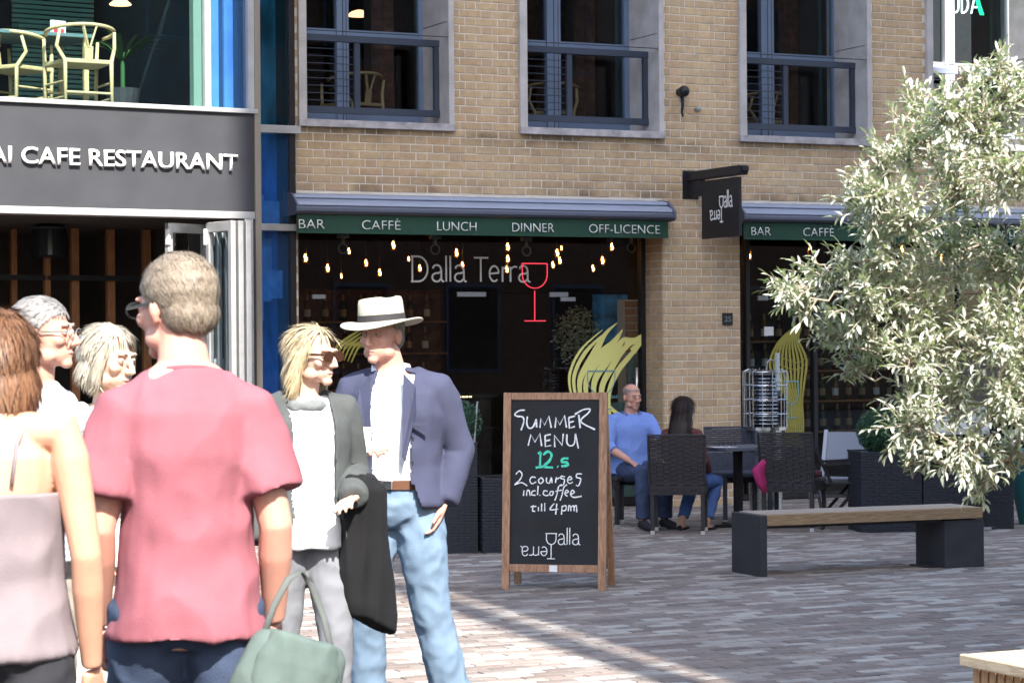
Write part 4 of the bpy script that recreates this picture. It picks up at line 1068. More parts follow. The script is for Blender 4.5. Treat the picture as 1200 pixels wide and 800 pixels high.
MB().box(.0,w_,-.004,.005,-1.0,-.003).build('teal_panel', mat('pale_teal_panel',(.16,.24,.22),.5), t)
# patio heater
t = thing('patio_heater', 'steel patio heater with a wire cage around its glass tube beside the pier', 'heater', (2.30,21.35,.001), TH)
MB().tube([(0,0,0),(0,0,.03),(0,0,.05)],[.24,.24,.20],28).tube([(0,0,.05),(0,0,.80)],.150,28).build('canister', M['metal'], t, smooth=False)
MB().tube([(0,0,.80),(0,0,.83)],.20,28).build('collar', M['metal'], t)
MB().tube([(0,0,.83),(0,0,1.30)],.115,24).build('glass_tube', mat('heater_tube',(.03,.035,.05),.12,metal=.3), t, smooth=True)
for i in range(13): MB().tube([(.118*cos(a*pi/12),.118*sin(a*pi/12),.86+i*.034) for a in range(25)],.0045,5).build('coil', M['metal'], t)
MB().tube([(0,0,1.30),(0,0,1.33),(0,0,1.345)],[.135,.14,.10],24).build('cap', M['metal'], t)
for i in range(14):
    a = 2*pi*i/14; MB().tube([(.20*cos(a),.20*sin(a),.83),(.205*cos(a),.205*sin(a),1.33),(.15*cos(a),.15*sin(a),1.355)],.004,5).build('cage_bar', M['metal'], t)
for z in (.95,1.08,1.21,1.33): MB().tube([(.206*cos(a*pi/14),.206*sin(a*pi/14),z) for a in range(29)],.004,5).build('cage_ring', M['metal'], t)
MB().tube([(-.05,-.10,1.345),(-.04,-.10,1.42),(.0,-.10,1.44),(.05,-.10,1.42),(.06,-.10,1.345)],.007,8).build('handle', M['metal'], t)
MB().box(.0,.032,-.20,-.175,1.16,1.50).box(-.01,.042,-.207,-.172,1.24,1.27).build('gas_pole', mat('pale_pole',(.42,.45,.44),.5), t)

# planters
def planter(label, x, y, rz, w, d, h, top=None):
    t = thing('planter', label, 'planter', (x,y,.001), rz, 'dark woven planters'); 
    MB().box(.012,w-.012,.012,d-.012,0,h-.01).build('liner', M['black'], t)
    mb = MB(); n = int(h/.022)
    for i in range(n):
        z0 = i*h/n; m = max(4,int(w/.05)); md = max(4,int(d/.05))
        for j in range(m):
            o = .004*((i+j) % 2); xa, xb = w*j/m, w*(j+1)/m
            mb.box(xa,xb-.001,0-o,.012,z0,z0+h/n*.85); mb.box(xa,xb-.001,d-.012,d+o,z0,z0+h/n*.85)
        for j in range(md):
            o = .004*((i+j) % 2); ya, yb = .013+(d-.026)*j/md, .013+(d-.026)*(j+1)/md
            mb.box(0-o,.012,ya,yb-.001,z0,z0+h/n*.85); mb.box(w-.012,w+o,ya,yb-.001,z0,z0+h/n*.85)
    mb.build('woven_side', M['wicker'], t, stuff=True)
    MB().box(-.006,w+.006,-.006,.02,h+.001,h+.016).box(-.006,w+.006,d-.02,d+.006,h+.001,h+.016).box(-.006,.02,.021,d-.021,h+.001,h+.016).box(w-.02,w+.006,.021,d-.021,h+.001,h+.016).build('rim', M['wicker'], t)
    MB().box(.02,w-.02,.021,d-.021,h-.05,h-.03).build('soil', mat('soil',(.03,.022,.017),.95,bump=.5), t)
    return t
planter('dark woven planter with the box ball, right of the pale chair', 2.91,19.62,R(6),.52,.45,.66)
planter('low dark planter box beside the one with the box ball', 3.44,19.66,R(4),.42,.40,.49)
planter('dark planter at the right end behind the hanging tree branches', 3.80,19.86,R(6),.45,.45,.60)
planter('dark woven planter beyond the open jacket of the hat wearer', -.67,17.95,R(8),.40,.40,.83)
planter('plain dark planter box between the jacket and the chalkboard', -.235,17.98,R(8),.50,.40,.56)
def leafy_ball(name, label, loc, r, n, m, trunk=0):
    t = thing(name, label, 'topiary', loc); rr = random.Random(int(loc[0]*100)); mb = MB()
    for i in range(n):
        d = Vector((rr.gauss(0,1),rr.gauss(0,1),rr.gauss(0,1))).normalized(); p = d*r*rr.uniform(.82,1.04)
        a = d.orthogonal().normalized(); b = d.cross(a); an = rr.uniform(0,2*pi); s1 = (a*cos(an)+b*sin(an)); s2 = (d*.7+ a*rr.uniform(-1,1)+b*rr.uniform(-1,1)).normalized(); l = rr.uniform(.014,.024)
        mb.add([p-s1*l*.4, p+s2*l, p+s1*l*.4, p-s2*l*.3],[(0,1,2,3)])
    mb.ell((0,0,0),(r*.8,)*3, n=16, m=10); mb.build('foliage', m, t, stuff=True)
    MB().tube([(0,0,-r-.12),(0,0,-r*.7)],.018,8).build('stem', M['bark'], t)
leafy_ball('box_ball', 'round clipped box ball on the woven planter', (3.10,19.86,.84), .185, 3800, M['box'])
leafy_ball('box_ball', 'small green bush peeping out behind the open jacket', (-.40,18.15,1.0), .16, 2400, M['box'])
t = thing('small_stake', 'thin grey stick leaning out of the left planter', 'stick', (-.30,18.05,.80)); MB().tube([(0,0,0),(.03,.02,.36)],.007,6).build('stick', M['plate'], t)

# menu lectern behind the tree
t = thing('menu_stand', 'white framed menu case on a slim pale post behind the tree', 'menu stand', (3.76,20.0,.001), R(8))
MB().tube([(.24,0,.02),(.24,0,.84)],.02,12).build('post', M['greychair'], t); MB().tube([(.24,0,0),(.24,0,.02)],.16,20).build('base', M['greychair'], t)
MB().box(-.31,.31,-.02,.02,.80,1.03).build('case_frame', M['white_frame'], t, bevel=.004); MB().box(-.285,.285,-.024,-.021,.825,1.005).build('menu_page', M['paper'], t)
# bollard-like teal parasol base at the far right
t = thing('teal_planter', 'teal painted tub at the far right edge behind the leaves', 'tub', (4.55,20.4,.001))
MB().tube([(0,0,0),(0,0,.25),(0,0,.62)],[.15,.20,.24],24).tube([(0,0,.62),(0,0,.65)],.255,24).build('tub', mat('teal_paint',(.03,.16,.18),.5), t)

# ================================================================ OLIVE TREE IN ITS SLATTED SEAT
PSX, PSY, PSR = 1.475, 7.56, R(25)
t = thing('tree_seat', 'slatted cedar tree seat with a pale timber rim at the lower right corner', 'planter bench', (PSX,PSY,0), PSR-R(0))
# rim runs to the right and towards the viewer
def rimboard(a,b,y0,y1): return MB().box(a,b,y0,y1,.552,.590)
for i in range(6):
    MB().box(.0,1.4,-.01-.13*i-.125,-.01-.13*i,.553,.588).build('plank', M['cedar_top'], t, bevel=.004)
MB().box(-.003,1.40,.0,.03,.552,.589).build('rim_board', M['cedar_top'], t, bevel=.004)
MB().box(-.03,-.004,-.80,.03,.552,.590).build('rim_board', M['cedar_top'], t, bevel=.004)
sl = MB().box(-.016,.016,-.012,.012,0,.549).mesh('slat', M['cedar'])
for i in range(18): obj('slat', sl, t, (.012,-.02-i*.043,.002), (0,0,R(90)))
for i in range(26): obj('slat', sl, t, (.05+i*.05,-.005,.002))
MB().box(.06,1.38,-.78,-.03,.02,.50).build('liner', M['black'], t)

OT = thing('olive_tree', 'silvery leaved olive tree in full sun filling the right side', 'tree', (2.05,7.45,.55))
def olive():
    rr = random.Random(21); base = Vector((2.05,7.45,.55))
    def P(px, py, y): 
        dx, dy = px-600, 400-py; return Vector(((dx+dy*.0077)/2750*y, y, 1.6+(-dx*.0077+dy+3)/2750*y))
    # crown clumps, photo position and radius in px, depth
    CL = [(935,350,30),(962,325,38),(925,342,18),(1000,318,36),(1010,350,45),(975,385,34),(1003,425,26),(1010,390,40),(1050,340,60),(1060,250,60),(1022,235,38),(1030,190,36),(1075,165,52),(1110,130,42),
          (1070,125,26),(1150,150,60),(1190,110,40),(1180,200,60),(1120,210,60),(1120,290,60),(1180,300,60),(1100,380,55),(1170,390,55),(1065,420,46),(1066,462,34),(1075,500,42),(1062,535,16),
          (1110,470,50),(1130,530,45),(1150,560,26),(1170,470,55),(1185,530,36),(1230,200,60),(1230,330,70),(1230,450,70),(1240,120,40),(1280,250,80),(1280,420,80),(1026,268,24),(1030,300,36),(1140,90,18),(1172,80,20),(1195,85,20),(1000,236,10),(1010,215,16)]
    br = MB()
    fork = Vector((1.90,7.50,1.10))
    br.tube([base, base+Vector((-.05,.0,.3)), fork], [.045,.034,.024], 10)
    cl_ = [(P(px,py,7.5+rr.uniform(-.30,.30)), max(r-9,6)/367.) for (px,py,r) in CL]
    cl_.sort(key=lambda q: (q[0]-fork).length)
    done = [(fork, .020)]; leaves = []
    for c, rad in cl_:
        s, tr_ = min(done, key=lambda q: (q[0]-c).length + .25*(q[0]-fork).length*0 + (0 if (q[0]-fork).length < (c-fork).length else 1))
        r1 = max(.0035, tr_*.72); d_ = c-s; L0 = d_.length; pts = []
        for i in range(7):
            f = i/6; w_ = sin(f*pi); pts.append(s.lerp(c, f) + Vector((noise.noise(s*9+Vector((f*3,0,0))), noise.noise(c*9+Vector((0,f*3,0))), noise.noise(c*7+Vector((0,0,f*3)))+.3*w_))*L0*.28*w_)
        br.tube(pts, [tr_*.8+(r1-tr_*.8)*i/6 for i in range(7)], 6); done.append((c, r1))
        nt_ = int(8 + (rad*36.7)**2*1.6)
        for k in range(nt_):
            d = Vector((rr.gauss(0,1),rr.gauss(0,1),rr.gauss(0,1))); d.normalize(); q = c + d*rad*(rr.random()**.55)
            out = ((q-c)*.9 + (q-s).normalized()*rad*.5 + Vector((rr.gauss(0,.4),rr.gauss(0,.4),rr.gauss(.15,.4)))*rad).normalized()
            L_ = rr.uniform(.09,.17); e = q + out*L_*.5; st = q - out*L_*.5
            mid2 = (st+e)/2 + Vector((0,0,rr.uniform(-.008,.008)))
            br.tube([st, mid2, e], [.0028,.0022,.0012], 4)
            if rr.random() < .55: br.tube([c.lerp(s,rr.random()*.25), c.lerp(st,.6)+Vector((rr.uniform(-.02,.02),0,rr.uniform(-.02,.02))), st], [.0042,.0034,.0024], 5)
            a = out.orthogonal().normalized(); b = out.cross(a); nl = int(L_/.0088)
            for j in range(nl):
                f = (j+.5)/nl; p = st.lerp(e, f); an = j*2.4 + rr.uniform(-.4,.4)
                sd = a*cos(an)+b*sin(an); dr = (sd*.85 + out*rr.uniform(.35,1.0) + Vector((0,0,-.1))).normalized()
                if j >= nl-2: dr = (out + sd*.25).normalized()
                leaves.append((p, dr, rr.uniform(.022,.044), rr.uniform(.0036,.0064), rr.uniform(-.5,.5)))
    br.v = [tuple(Vector(v)-base) for v in br.v]
    br.build('trunk', M['bark'], OT, smooth=True)
    def leafgeo(mb, p, d, l, w, tw):
        up = Vector((0,0,1)); s = d.cross(up); s = s.normalized() if s.length > .05 else Vector((1,0,0))
        nn = s.cross(d); s = (s*cos(tw)+nn*sin(tw)); nn = s.cross(d)
        q = [p, p+d*l*.35+s*w+nn*.0015, p+d*l*.35-nn*.0005, p+d*l*.35-s*w+nn*.0015, p+d*l*.72+s*w*.8+nn*-.001, p+d*l*.72-nn*.003, p+d*l*.72-s*w*.8-nn*.001, p+d*l-nn*.006]
        mb.add(q, [(0,2,1),(0,3,2),(1,2,5,4),(2,3,6,5),(4,5,7),(5,6,7)])
    leaves.sort(key=lambda L_: L_[0].y - L_[2]*8 + (0 if L_[0].x/L_[0].y < .21 else 9))
    for (p,d,l,w,tw) in leaves[:300]:
        mb = MB(); leafgeo(mb, Vector((0,0,0)), d, l, w, tw); mb.build('leaf', M['leaf'], OT, tuple(p-base))
    mb = MB()
    for (p,d,l,w,tw) in leaves[300:]: leafgeo(mb, p-base, d, l, w, tw)
    mb.build('crown', M['leaf'], OT, stuff=True)
    print('leaves', len(leaves))
olive()

# ================================================================ PEOPLE
def remesh(mb, vox, smooth=3, name='m', deform=None):
    me = bpy.data.meshes.new('tmp'); me.from_pydata(mb.v, [], mb.f); me.update()
    b = bmesh.new(); b.from_mesh(me); bmesh.ops.recalc_face_normals(b, faces=b.faces); b.to_mesh(me); b.free()
    o = bpy.data.objects.new('tmp', me); COL.objects.link(o)
    r = o.modifiers.new('r', 'REMESH'); r.mode = 'VOXEL'; r.voxel_size = vox
    if smooth: q = o.modifiers.new('s', 'SMOOTH'); q.iterations = smooth; q.factor = .5
    dg = bpy.context.evaluated_depsgraph_get(); out = bpy.data.meshes.new_from_object(o.evaluated_get(dg))
    bpy.data.objects.remove(o); bpy.data.meshes.remove(me); out.name = name
    if deform:
        nn = [v.normal.copy() for v in out.vertices]
        for v, n in zip(out.vertices, nn): v.co = deform(v.co, n)
    out.polygons.foreach_set('use_smooth', [True]*len(out.polygons)); out.update()
    return out
def cut(me, test, thick=0):
    b = bmesh.new(); b.from_mesh(me)
    bmesh.ops.delete(b, geom=[v for v in b.verts if test(v.co)], context='VERTS')
    if thick: bmesh.ops.solidify(b, geom=list(b.faces), thickness=thick)
    b.to_mesh(me); b.free(); me.polygons.foreach_set('use_smooth', [True]*len(me.polygons)); return me
def folds(amp, sc=9, st=(1,1,.45), fine=.35):
    def f(co, n):
        q = Vector((co.x*st[0], co.y*st[1], co.z*st[2]))*sc
        a = 1-abs(noise.noise(q + Vector((3.1,1.7,0))))*2.6
        b_ = noise.noise(q*2.3)
        return co + n*amp*(a*.6 + b_*fine)
    return f
skin = lambda n, c: mat(n, c, .48, var=.08, scale=14, bump=.08, bscale=220)
SK = dict(a=skin('skin_fair',(.56,.34,.25)), b=skin('skin_warm',(.50,.27,.18)), c=skin('skin_ruddy',(.52,.27,.20)))
for k in SK.values():
    p = k.node_tree.nodes['Principled BSDF']; p.inputs['Subsurface Weight'].default_value = .12; p.inputs['Subsurface Radius'].default_value = (.012,.005,.003); p.inputs['Subsurface Scale'].default_value = 1.0
eyew = mat('eye_white',(.38,.36,.35),.3); iris = mat('iris',(.05,.07,.09),.15); lipm = mat('lips',(.42,.17,.15),.45)
def hair_mat(name, dark, light):
    m = ramp_mat(name, [dark, light, tuple((a+b)/2 for a,b in zip(dark,light)), light, dark], True, rough=.5, grain=.12, bump=.1); return m

def head_shape(mb, H, fem=False, jaw=1.0):
    f = .94 if fem else 1.0
    mb.ell((0,.018,.030),(.074*f,.094*f,.083*f),H); mb.ell((0,-.028,-.012),(.062*f,.060*f,.085*f),H)
    mb.ell((0,-.042,-.058),(.046*f*jaw,.048*f,.046*f),H); mb.ell((0,-.074,-.094),(.022,.020,.018),H)
    for s in (-1,1):
        mb.ell((s*.036,-.062,-.022),(.024,.022,.022),H); mb.ell((s*.044*jaw,-.020,-.070),(.020,.036,.024),H)
        mb.ell((s*.071*f,.008,-.016),(.007,.018,.030),H, n=12, m=8); mb.ell((s*.077*f,.014,-.010),(.008,.012,.022),H, n=12, m=8)
        mb.ell((s*.026,-.080,.026),(.024,.012,.008),H, n=12, m=8)
        mb.ell((s*.011,-.098,-.034),(.009,.010,.008),H, n=10, m=8)
    tb = MB().tube([(0,-.080,.022),(0,-.094,.002),(0,-.108,-.020),(0,-.114,-.030),(0,-.096,-.038)],[.008,.009,.011,.012,.007],12); mb.add(tb.v, tb.f, H)
    tb = MB().tube([(-.024,-.080,-.061),(0,-.092,-.058),(.024,-.080,-.061)],[.003,.007,.003],8); mb.add(tb.v, tb.f, H)
    tb = MB().tube([(-.020,-.079,-.070),(0,-.090,-.071),(.020,-.079,-.070)],[.003,.008,.003],8); mb.add(tb.v, tb.f, H)
def hand(mb, w, d, n, side, curl=.35, s=1.0):
    """w wrist, d direction of the fingers, n palm normal (the way the fingers curl), side +1/-1 thumb side"""
    w, d, n = Vector(w), Vector(d).normalized(), Vector(n); n = (n - d*n.dot(d)).normalized(); x = d.cross(n)*side
    for i, o in enumerate((.030,.010,-.010,-.029)):
        k = w + x*o*.55*s; kn = w + d*(.088-.004*abs(i-1))*s + x*o*s
        mb.tube([k, k.lerp(kn,.5)+n*.001, kn], [.014*s,.0145*s,.0115*s], 8)
        L = (.074,.082,.077,.060)[i]*s; p = kn; a = curl*.6*(1+.12*i); sp = x*(1.5-i)*.09
        pts = [kn - d*.01]; rs = [.0105*s]
        for j, fl in enumerate((.45,.32,.23)):
            dd = ((d+sp)*cos(a) + n*sin(a)).normalized(); p = p + dd*L*fl; pts.append(p); rs.append((.0092,.0084,.0070)[j]*s); a += curl*(.9+.15*i)
        mb.tube(pts, rs, 8)
    b = w + d*.028*s + x*.020*s + n*.006*s; t = (d*.75+x*.75+n*.35).normalized()
    mb.tube([w+d*.012*s, b, b+t*.034*s, b+t*.060*s+d*.006*s, b+t*.070*s+d*.026*s], [.014*s,.014*s,.0115*s,.0095*s,.0075*s], 8)

HAIR_N = [0]
def person(label, loc, yaw, J, head_yaw=0, head_pitch=0, s=1.0, fem=False, sk='a', vox=.006, group=None, hands=True, hs=1.04):
    """J: joints in the local frame, person faces local -y, own left is +x. Returns the empty and the head matrix."""
    t = thing('person', label, 'person', loc, yaw, group); t.scale = (s,s,s)
    mb = MB(); w = .90 if fem else 1.0
    P, C, N_ = Vector(J['pelvis']), Vector(J['chest']), Vector(J['neck'])
    hd = Vector(J['head'])
    ty = R(J.get('twist',0)); sv = Vector((cos(ty),sin(ty),0)); dv = Vector((-sin(ty),cos(ty),0))
    X, Y = Vector((1,0,0)), Vector((0,1,0))
    wa = P.lerp(C,.42)
    hw = .168 if not fem else .172
    mb.rings([(P+Vector((0,0,-.10)),X*.10,Y*.09),(P+Vector((0,0,-.06)),X*hw*.9,Y*.115),(P,X*hw,Y*.122),(P.lerp(wa,.6),X*.150*w,Y*.108),(wa,X*.138*w,Y*.100),(wa.lerp(C,.5),sv*.152*w,dv*.108),(C,sv*.170*w,dv*.122),
              (C.lerp(N_,.45),sv*.175*w,dv*.110),(C.lerp(N_,.75),sv*.135*w,dv*.085),(N_,sv*.070,dv*.066)])
    mb.tube([N_-Vector((0,0,.03)), N_.lerp(hd,.45), hd+Vector((0,.012,-.03))], [.064*w,.056*w,.055*w], 16)
    for k, sg in (('l',1),('r',-1)):
        S, E, Wr = [Vector(J[n+k]) for n in ('sh_','el_','wr_')]
        mb.tube([N_.lerp(S,.45)+Vector((0,0,-.030)), S+Vector((0,0,-.012)), S.lerp(E,.25), S.lerp(E,.6), E, E.lerp(Wr,.3), Wr], [q*(.86 if fem else 1) for q in (.058,.056,.052,.045,.040,.041,.027)], 14)
        if hands:
            d = Vector(J.get('hd_'+k, Wr-E)); hn = Vector(J.get('hn_'+k, (-sg*.8,-.5,0)))
            hand(mb, Wr+(Wr-E).normalized()*.012, d, hn, J.get('ts_'+k, -sg), J.get('cu_'+k,.4), .92 if fem else 1.0)
        Hp, K, A = [Vector(J[n+k]) for n in ('hp_','kn_','an_')]
        mb.tube([Hp+(Hp-K).normalized()*.02, Hp.lerp(K,.2), Hp.lerp(K,.6), K, K.lerp(A,.3), K.lerp(A,.75), A], [.088,.088,.068,.055,.055,.040,.036], 14)
        ft = Vector(J.get('ft_'+k, (sg*.08,-1,0))).normalized()
        mb.tube([A+Vector((0,0,-.02))-ft*.04, A+ft*.06+Vector((0,0,-.035)), A+ft*.15+Vector((0,0,-.05))], [.036,.034,.024], 10)
    H = Matrix.Translation(hd) @ Matrix.Rotation(R(head_yaw),4,'Z') @ Matrix.Rotation(R(head_pitch),4,'X') @ Matrix.Scale(hs,4)
    head_shape(mb, H, fem)
    ez = [H @ Vector((sx*.030,-.088,.004)) for sx in (-1,1)]
    back = (H.to_3x3() @ Vector((0,1,0)))
    def df(co, n):
        for e in ez:
            q = (co-e).length
            if q < .04: co = co + back*.010*math.exp(-(q/.013)**2)
        return co
    me = remesh(mb, vox, 2, 'body', df); me.materials.append(SK[sk])
    obj('body', me, t)
    R3 = H.to_euler()
    for sx in (-1,1):
        e = MB().ell((0,0,0),(.0105,.0105,.0105),n=14,m=10).build('eye', eyew, t, H @ Vector((sx*.030,-.0770,.004)), R3, smooth=True)
        MB().ell((0,-.0060,0),(.0050,.0052,.0050),n=10,m=8).build('iris', iris, e, smooth=True)
        lm = MB().ell((0,0,0),(.0124,.0124,.0124),n=20,m=20)
        lm.f = [f for f in lm.f if not (sum(lm.v[i][1] for i in f)/len(f) < -.005 and -.0042 < sum(lm.v[i][2] for i in f)/len(f) < .0030)]
        lm.build('eyelid', SK[sk], t, H @ Vector((sx*.030,-.0770,.004)), R3, smooth=True)
    MB().tube([(-.021,-.0835,-.0655),(-.008,-.0965,-.0625),(.008,-.0965,-.0625),(.021,-.0835,-.0655)],[.0015,.005,.005,.0015],8,flat=.7).build('lips', lipm, t, hd, R3, smooth=True)
    return t, H
def brows(t, H, m):
    for sx in (-1,1): MB().tube([(sx*.012,-.0915,.026),(sx*.028,-.0915,.033),(sx*.046,-.080,.028)],[.003,.0034,.0018],6).build('eyebrow', m, t, H.translation, H.to_euler(), smooth=True)
def hair(t, H, m, shape, keep, strands=1600, ln=.05, flow=(0,.4,-1), vox=.006, seed=1, wd=.0022):
    """shape(mb) adds solids in the head frame; keep(co) tells which points of the shell stay"""
    mb = MB(); shape(mb)
    me = remesh(mb, vox, 8, 'hair', lambda co, n: co + n*.002*noise.noise(Vector((co.x*60, co.y*30, co.z*12))))
    cut(me, lambda co: not keep(co), 0)
    rr = random.Random(seed); fl = Vector(flow).normalized(); polys = list(me.polygons)
    sb = MB()
    if polys:
        for i in range(strands):
            p = rr.choice(polys); n = p.normal; c = p.center + n*.001; f = fl + Vector((rr.gauss(0,.12),rr.gauss(0,.12),rr.gauss(0,.12)))
            if callable(ln): l = ln(c)
            else: l = ln
            l *= rr.uniform(.6,1.2); tg = f - n*f.dot(n)
            if tg.length < .1: continue
            tg.normalize(); sd = tg.cross(n)*wd
            a, b_, e = c, c+tg*l*.5+n*.0022, c+tg*l-n*.001+fl*l*.04
            sb.add([a-sd,a+sd,b_+sd*.8,b_-sd*.8,e],[(0,1,2,3),(3,2,4)])
    b = bmesh.new(); b.from_mesh(me); m2 = bpy.data.meshes.new('s'); m2.from_pydata(sb.v,[],sb.f); b.from_mesh(m2); b.to_mesh(me); b.free()
    me.materials.clear(); me.materials.append(m); me.polygons.foreach_set('use_smooth', [True]*len(me.polygons))
    o = obj('hair', me, t); o.matrix_local = H; return o
def short_hair(mb, f=1.0): mb.ell((0,.020,.034),(.080*f,.100*f,.088*f)); mb.ell((0,.045,-.015),(.070*f,.068*f,.062*f))
keep_short = lambda c: (c.z > .055 - max(0,c.y+.05)*1.0 or c.y > .030) and c.z > -.060 and not (c.y < -.050 and c.z < .062) and not (abs(c.x) > .066 and c.y < .025 and c.z < .02)

def standing(fem=False, **k):
    w = .165 if fem else .190
    J = dict(pelvis=(0,0,.93), chest=(0,.0,1.28), neck=(0,.015,1.475), head=(0,-.010,1.635), sh_l=(w-.012,.01,1.395), sh_r=(-w+.012,.01,1.395), el_l=(w+.05,.03,1.13), el_r=(-w-.05,.03,1.13),
        wr_l=(w+.05,-.05,.89), wr_r=(-w-.05,-.05,.89), hp_l=(.085,0,.90), hp_r=(-.085,0,.90), kn_l=(.095,-.01,.49), kn_r=(-.095,-.01,.49), an_l=(.10,.03,.085), an_r=(-.10,.03,.085))
    J.update(k); return J
def seated(**k):
    J = dict(pelvis=(0,.02,.53), chest=(0,.05,.87), neck=(0,.05,1.065), head=(0,.02,1.225), sh_l=(.185,.05,1.0), sh_r=(-.185,.05,1.0), el_l=(.25,-.02,.74), el_r=(-.25,-.02,.74), wr_l=(.16,-.24,.66), wr_r=(-.16,-.24,.66),
        hp_l=(.09,0,.53), hp_r=(-.09,0,.53), kn_l=(.13,-.42,.52), kn_r=(-.13,-.42,.52), an_l=(.12,-.38,.09), an_r=(-.12,-.38,.09))
    J.update(k); return J
def trousers(t, J, m, r=(.100,.098,.082,.072,.066,.062,.064), hemf=.97, top=.06, amp=.007, fem=False, vox=.010, name='trousers', wid=.180):
    mb = MB(); P = Vector(J['pelvis']); X, Y = Vector((1,0,0)), Vector((0,1,0))
    mb.rings([(P+Vector((0,0,-.10)),X*.11,Y*.10),(P+Vector((0,0,-.05)),X*wid,Y*.132),(P,X*wid,Y*.134),(P+Vector((0,0,top)),X*wid*.93,Y*.124)])
    for k in 'lr':
        Hp, K, A = [Vector(J[n+k]) for n in ('hp_','kn_','an_')]; A = K.lerp(A, hemf)
        mb.tube([Hp+(Hp-K).normalized()*.03, Hp.lerp(K,.2), Hp.lerp(K,.6), K, K.lerp(A,.3), K.lerp(A,.75), A], r, 16)
    me = remesh(mb, vox, 5, name, folds(amp, 13, (1,1,.9))); me.materials.append(m); return obj(name, me, t)
def top_garment(t, J, m, name='shirt', hem=.02, off=.014, sleeve=1.0, sr=(.060,.062,.060,.056,.054,.050,.042), amp=.006, flare=0, w=1.0, neck=.078, opening=None, vox=.009, thick=0, sides='lr', st=(1,1,.6), collar=0):
    mb = MB(); P, C, N_ = Vector(J['pelvis']), Vector(J['chest']), Vector(J['neck']); ty = R(J.get('twist',0)); sv = Vector((cos(ty),sin(ty),0)); dv = Vector((-sin(ty),cos(ty),0)); X, Y = Vector((1,0,0)), Vector((0,1,0))
    wa = P.lerp(C,.42); o = off
    rs = [(P+Vector((0,0,hem)),X*(.168*w+o+flare),Y*(.122+o+flare)),(P.lerp(wa,.5)+Vector((0,0,hem*.5 if hem < 0 else hem*.4)),X*(.158*w+o+flare*.6),Y*(.118+o+flare*.6)),(wa,X*(.150*w+o+flare*.3),Y*(.110+o+flare*.2)),(wa.lerp(C,.5),sv*(.160*w+o),dv*(.112+o)),(C,sv*(.174*w+o),dv*(.124+o)),
          (C.lerp(N_,.45),sv*(.170*w+o),dv*(.112+o)),(C.lerp(N_,.72),sv*(.128*w+o),dv*(.084+o)),(C.lerp(N_,.97),sv*neck,dv*neck*.95)]
    if collar: rs.append((N_+Vector((0,0,collar)),sv*neck*.92,dv*neck*.9))
    mb.rings(rs)
    for k in sides:
        S, E, Wr = [Vector(J[n+k]) for n in ('sh_','el_','wr_')]
        pts = [N_.lerp(S,.45)+Vector((0,0,-.028)), S+Vector((0,0,-.014)), S.lerp(E,.25), S.lerp(E,.6), E, E.lerp(Wr,.4), Wr]; rr_ = list(sr)
        if sleeve < 1: # short sleeve ends part way down the upper arm
            n = 4; pts = [pts[0], pts[1], S.lerp(E,.25), S.lerp(E,sleeve)]; rr_ = [sr[0],sr[1],sr[2]*1.04,sr[3]*1.12]
        mb.tube(pts, rr_, 16)
    me = remesh(mb, vox, 9, name, folds(amp, 9, st)); 
    if opening: cut(me, opening, thick or -.006)
    me.materials.append(m); return obj(name, me, t)
def shoes(t, J, m, name='shoe', sc=1.0):
    for k, sg in (('l',1),('r',-1)):
        A = Vector(J['an_'+k]); ft = Vector(J.get('ft_'+k, (sg*.08,-1,0))).normalized()
        mb = MB(); mb.tube([A-ft*.06+Vector((0,0,-.045)), A-ft*.01+Vector((0,0,-.03)), A+ft*.08+Vector((0,0,-.045)), A+ft*.16+Vector((0,0,-.055)), A+ft*.20+Vector((0,0,-.062))], [.038*sc,.045*sc,.043*sc,.038*sc,.020*sc], 12)
        me = remesh(mb, .008, 2, name, lambda co,n: Vector((co.x,co.y,max(co.z, A.z-.083)))); me.materials.append(m); obj(name, me, t)
def creased(m, st=.5, sc=5.5, z=.45):
    N, L = nt(m); p = N['Principled BSDF']; tc = N.new('ShaderNodeTexCoord'); mp = N.new('ShaderNodeMapping'); mp.inputs['Scale'].default_value = (1,1,z); mp.inputs['Rotation'].default_value = (.35,.5,0); L.new(tc.outputs['Object'], mp.inputs[0])
    n = N.new('ShaderNodeTexNoise'); n.noise_type = 'RIDGED_MULTIFRACTAL'; n.inputs['Scale'].default_value = sc; n.inputs['Detail'].default_value = 3; n.inputs['Distortion'].default_value = .6; L.new(mp.outputs[0], n.inputs['Vector'])
    bp = N.new('ShaderNodeBump'); bp.inputs['Strength'].default_value = st; bp.inputs['Distance'].default_value = .012; L.new(n.outputs[0], bp.inputs['Height'])
    old = p.inputs['Normal'].links[0].from_node if p.inputs['Normal'].links else None
    if old: L.new(bp.outputs[0], old.inputs['Normal'])
    else: L.new(bp.outputs[0], p.inputs['Normal'])
    return m
denim = lambda n,c: creased(mat(n, c, .85, var=.22, scale=7, bump=.25, bscale=260), .55, 8)
cl = lambda n,c,v=.08: creased(mat(n, c, .9, var=v, scale=10, bump=.2, bscale=300))
HM = dict(brown=hair_mat('brown_hair',(.075,.034,.018),(.21,.105,.055)), blonde=hair_mat('blonde_hair',(.22,.165,.09),(.46,.37,.235)), ash_=hair_mat('ash_blonde_hair',(.26,.23,.17),(.45,.40,.32)),
    dark=hair_mat('dark_hair',(.010,.006,.006),(.035,.020,.016)), grey=hair_mat('grey_hair',(.13,.125,.12),(.28,.27,.26)), sand=hair_mat('sandy_hair',(.12,.095,.07),(.27,.22,.165)), stub=hair_mat('cropped_grey_hair',(.20,.15,.13),(.30,.24,.21)))

def at(px, Y): return (px-600)/2750.*Y + (0)

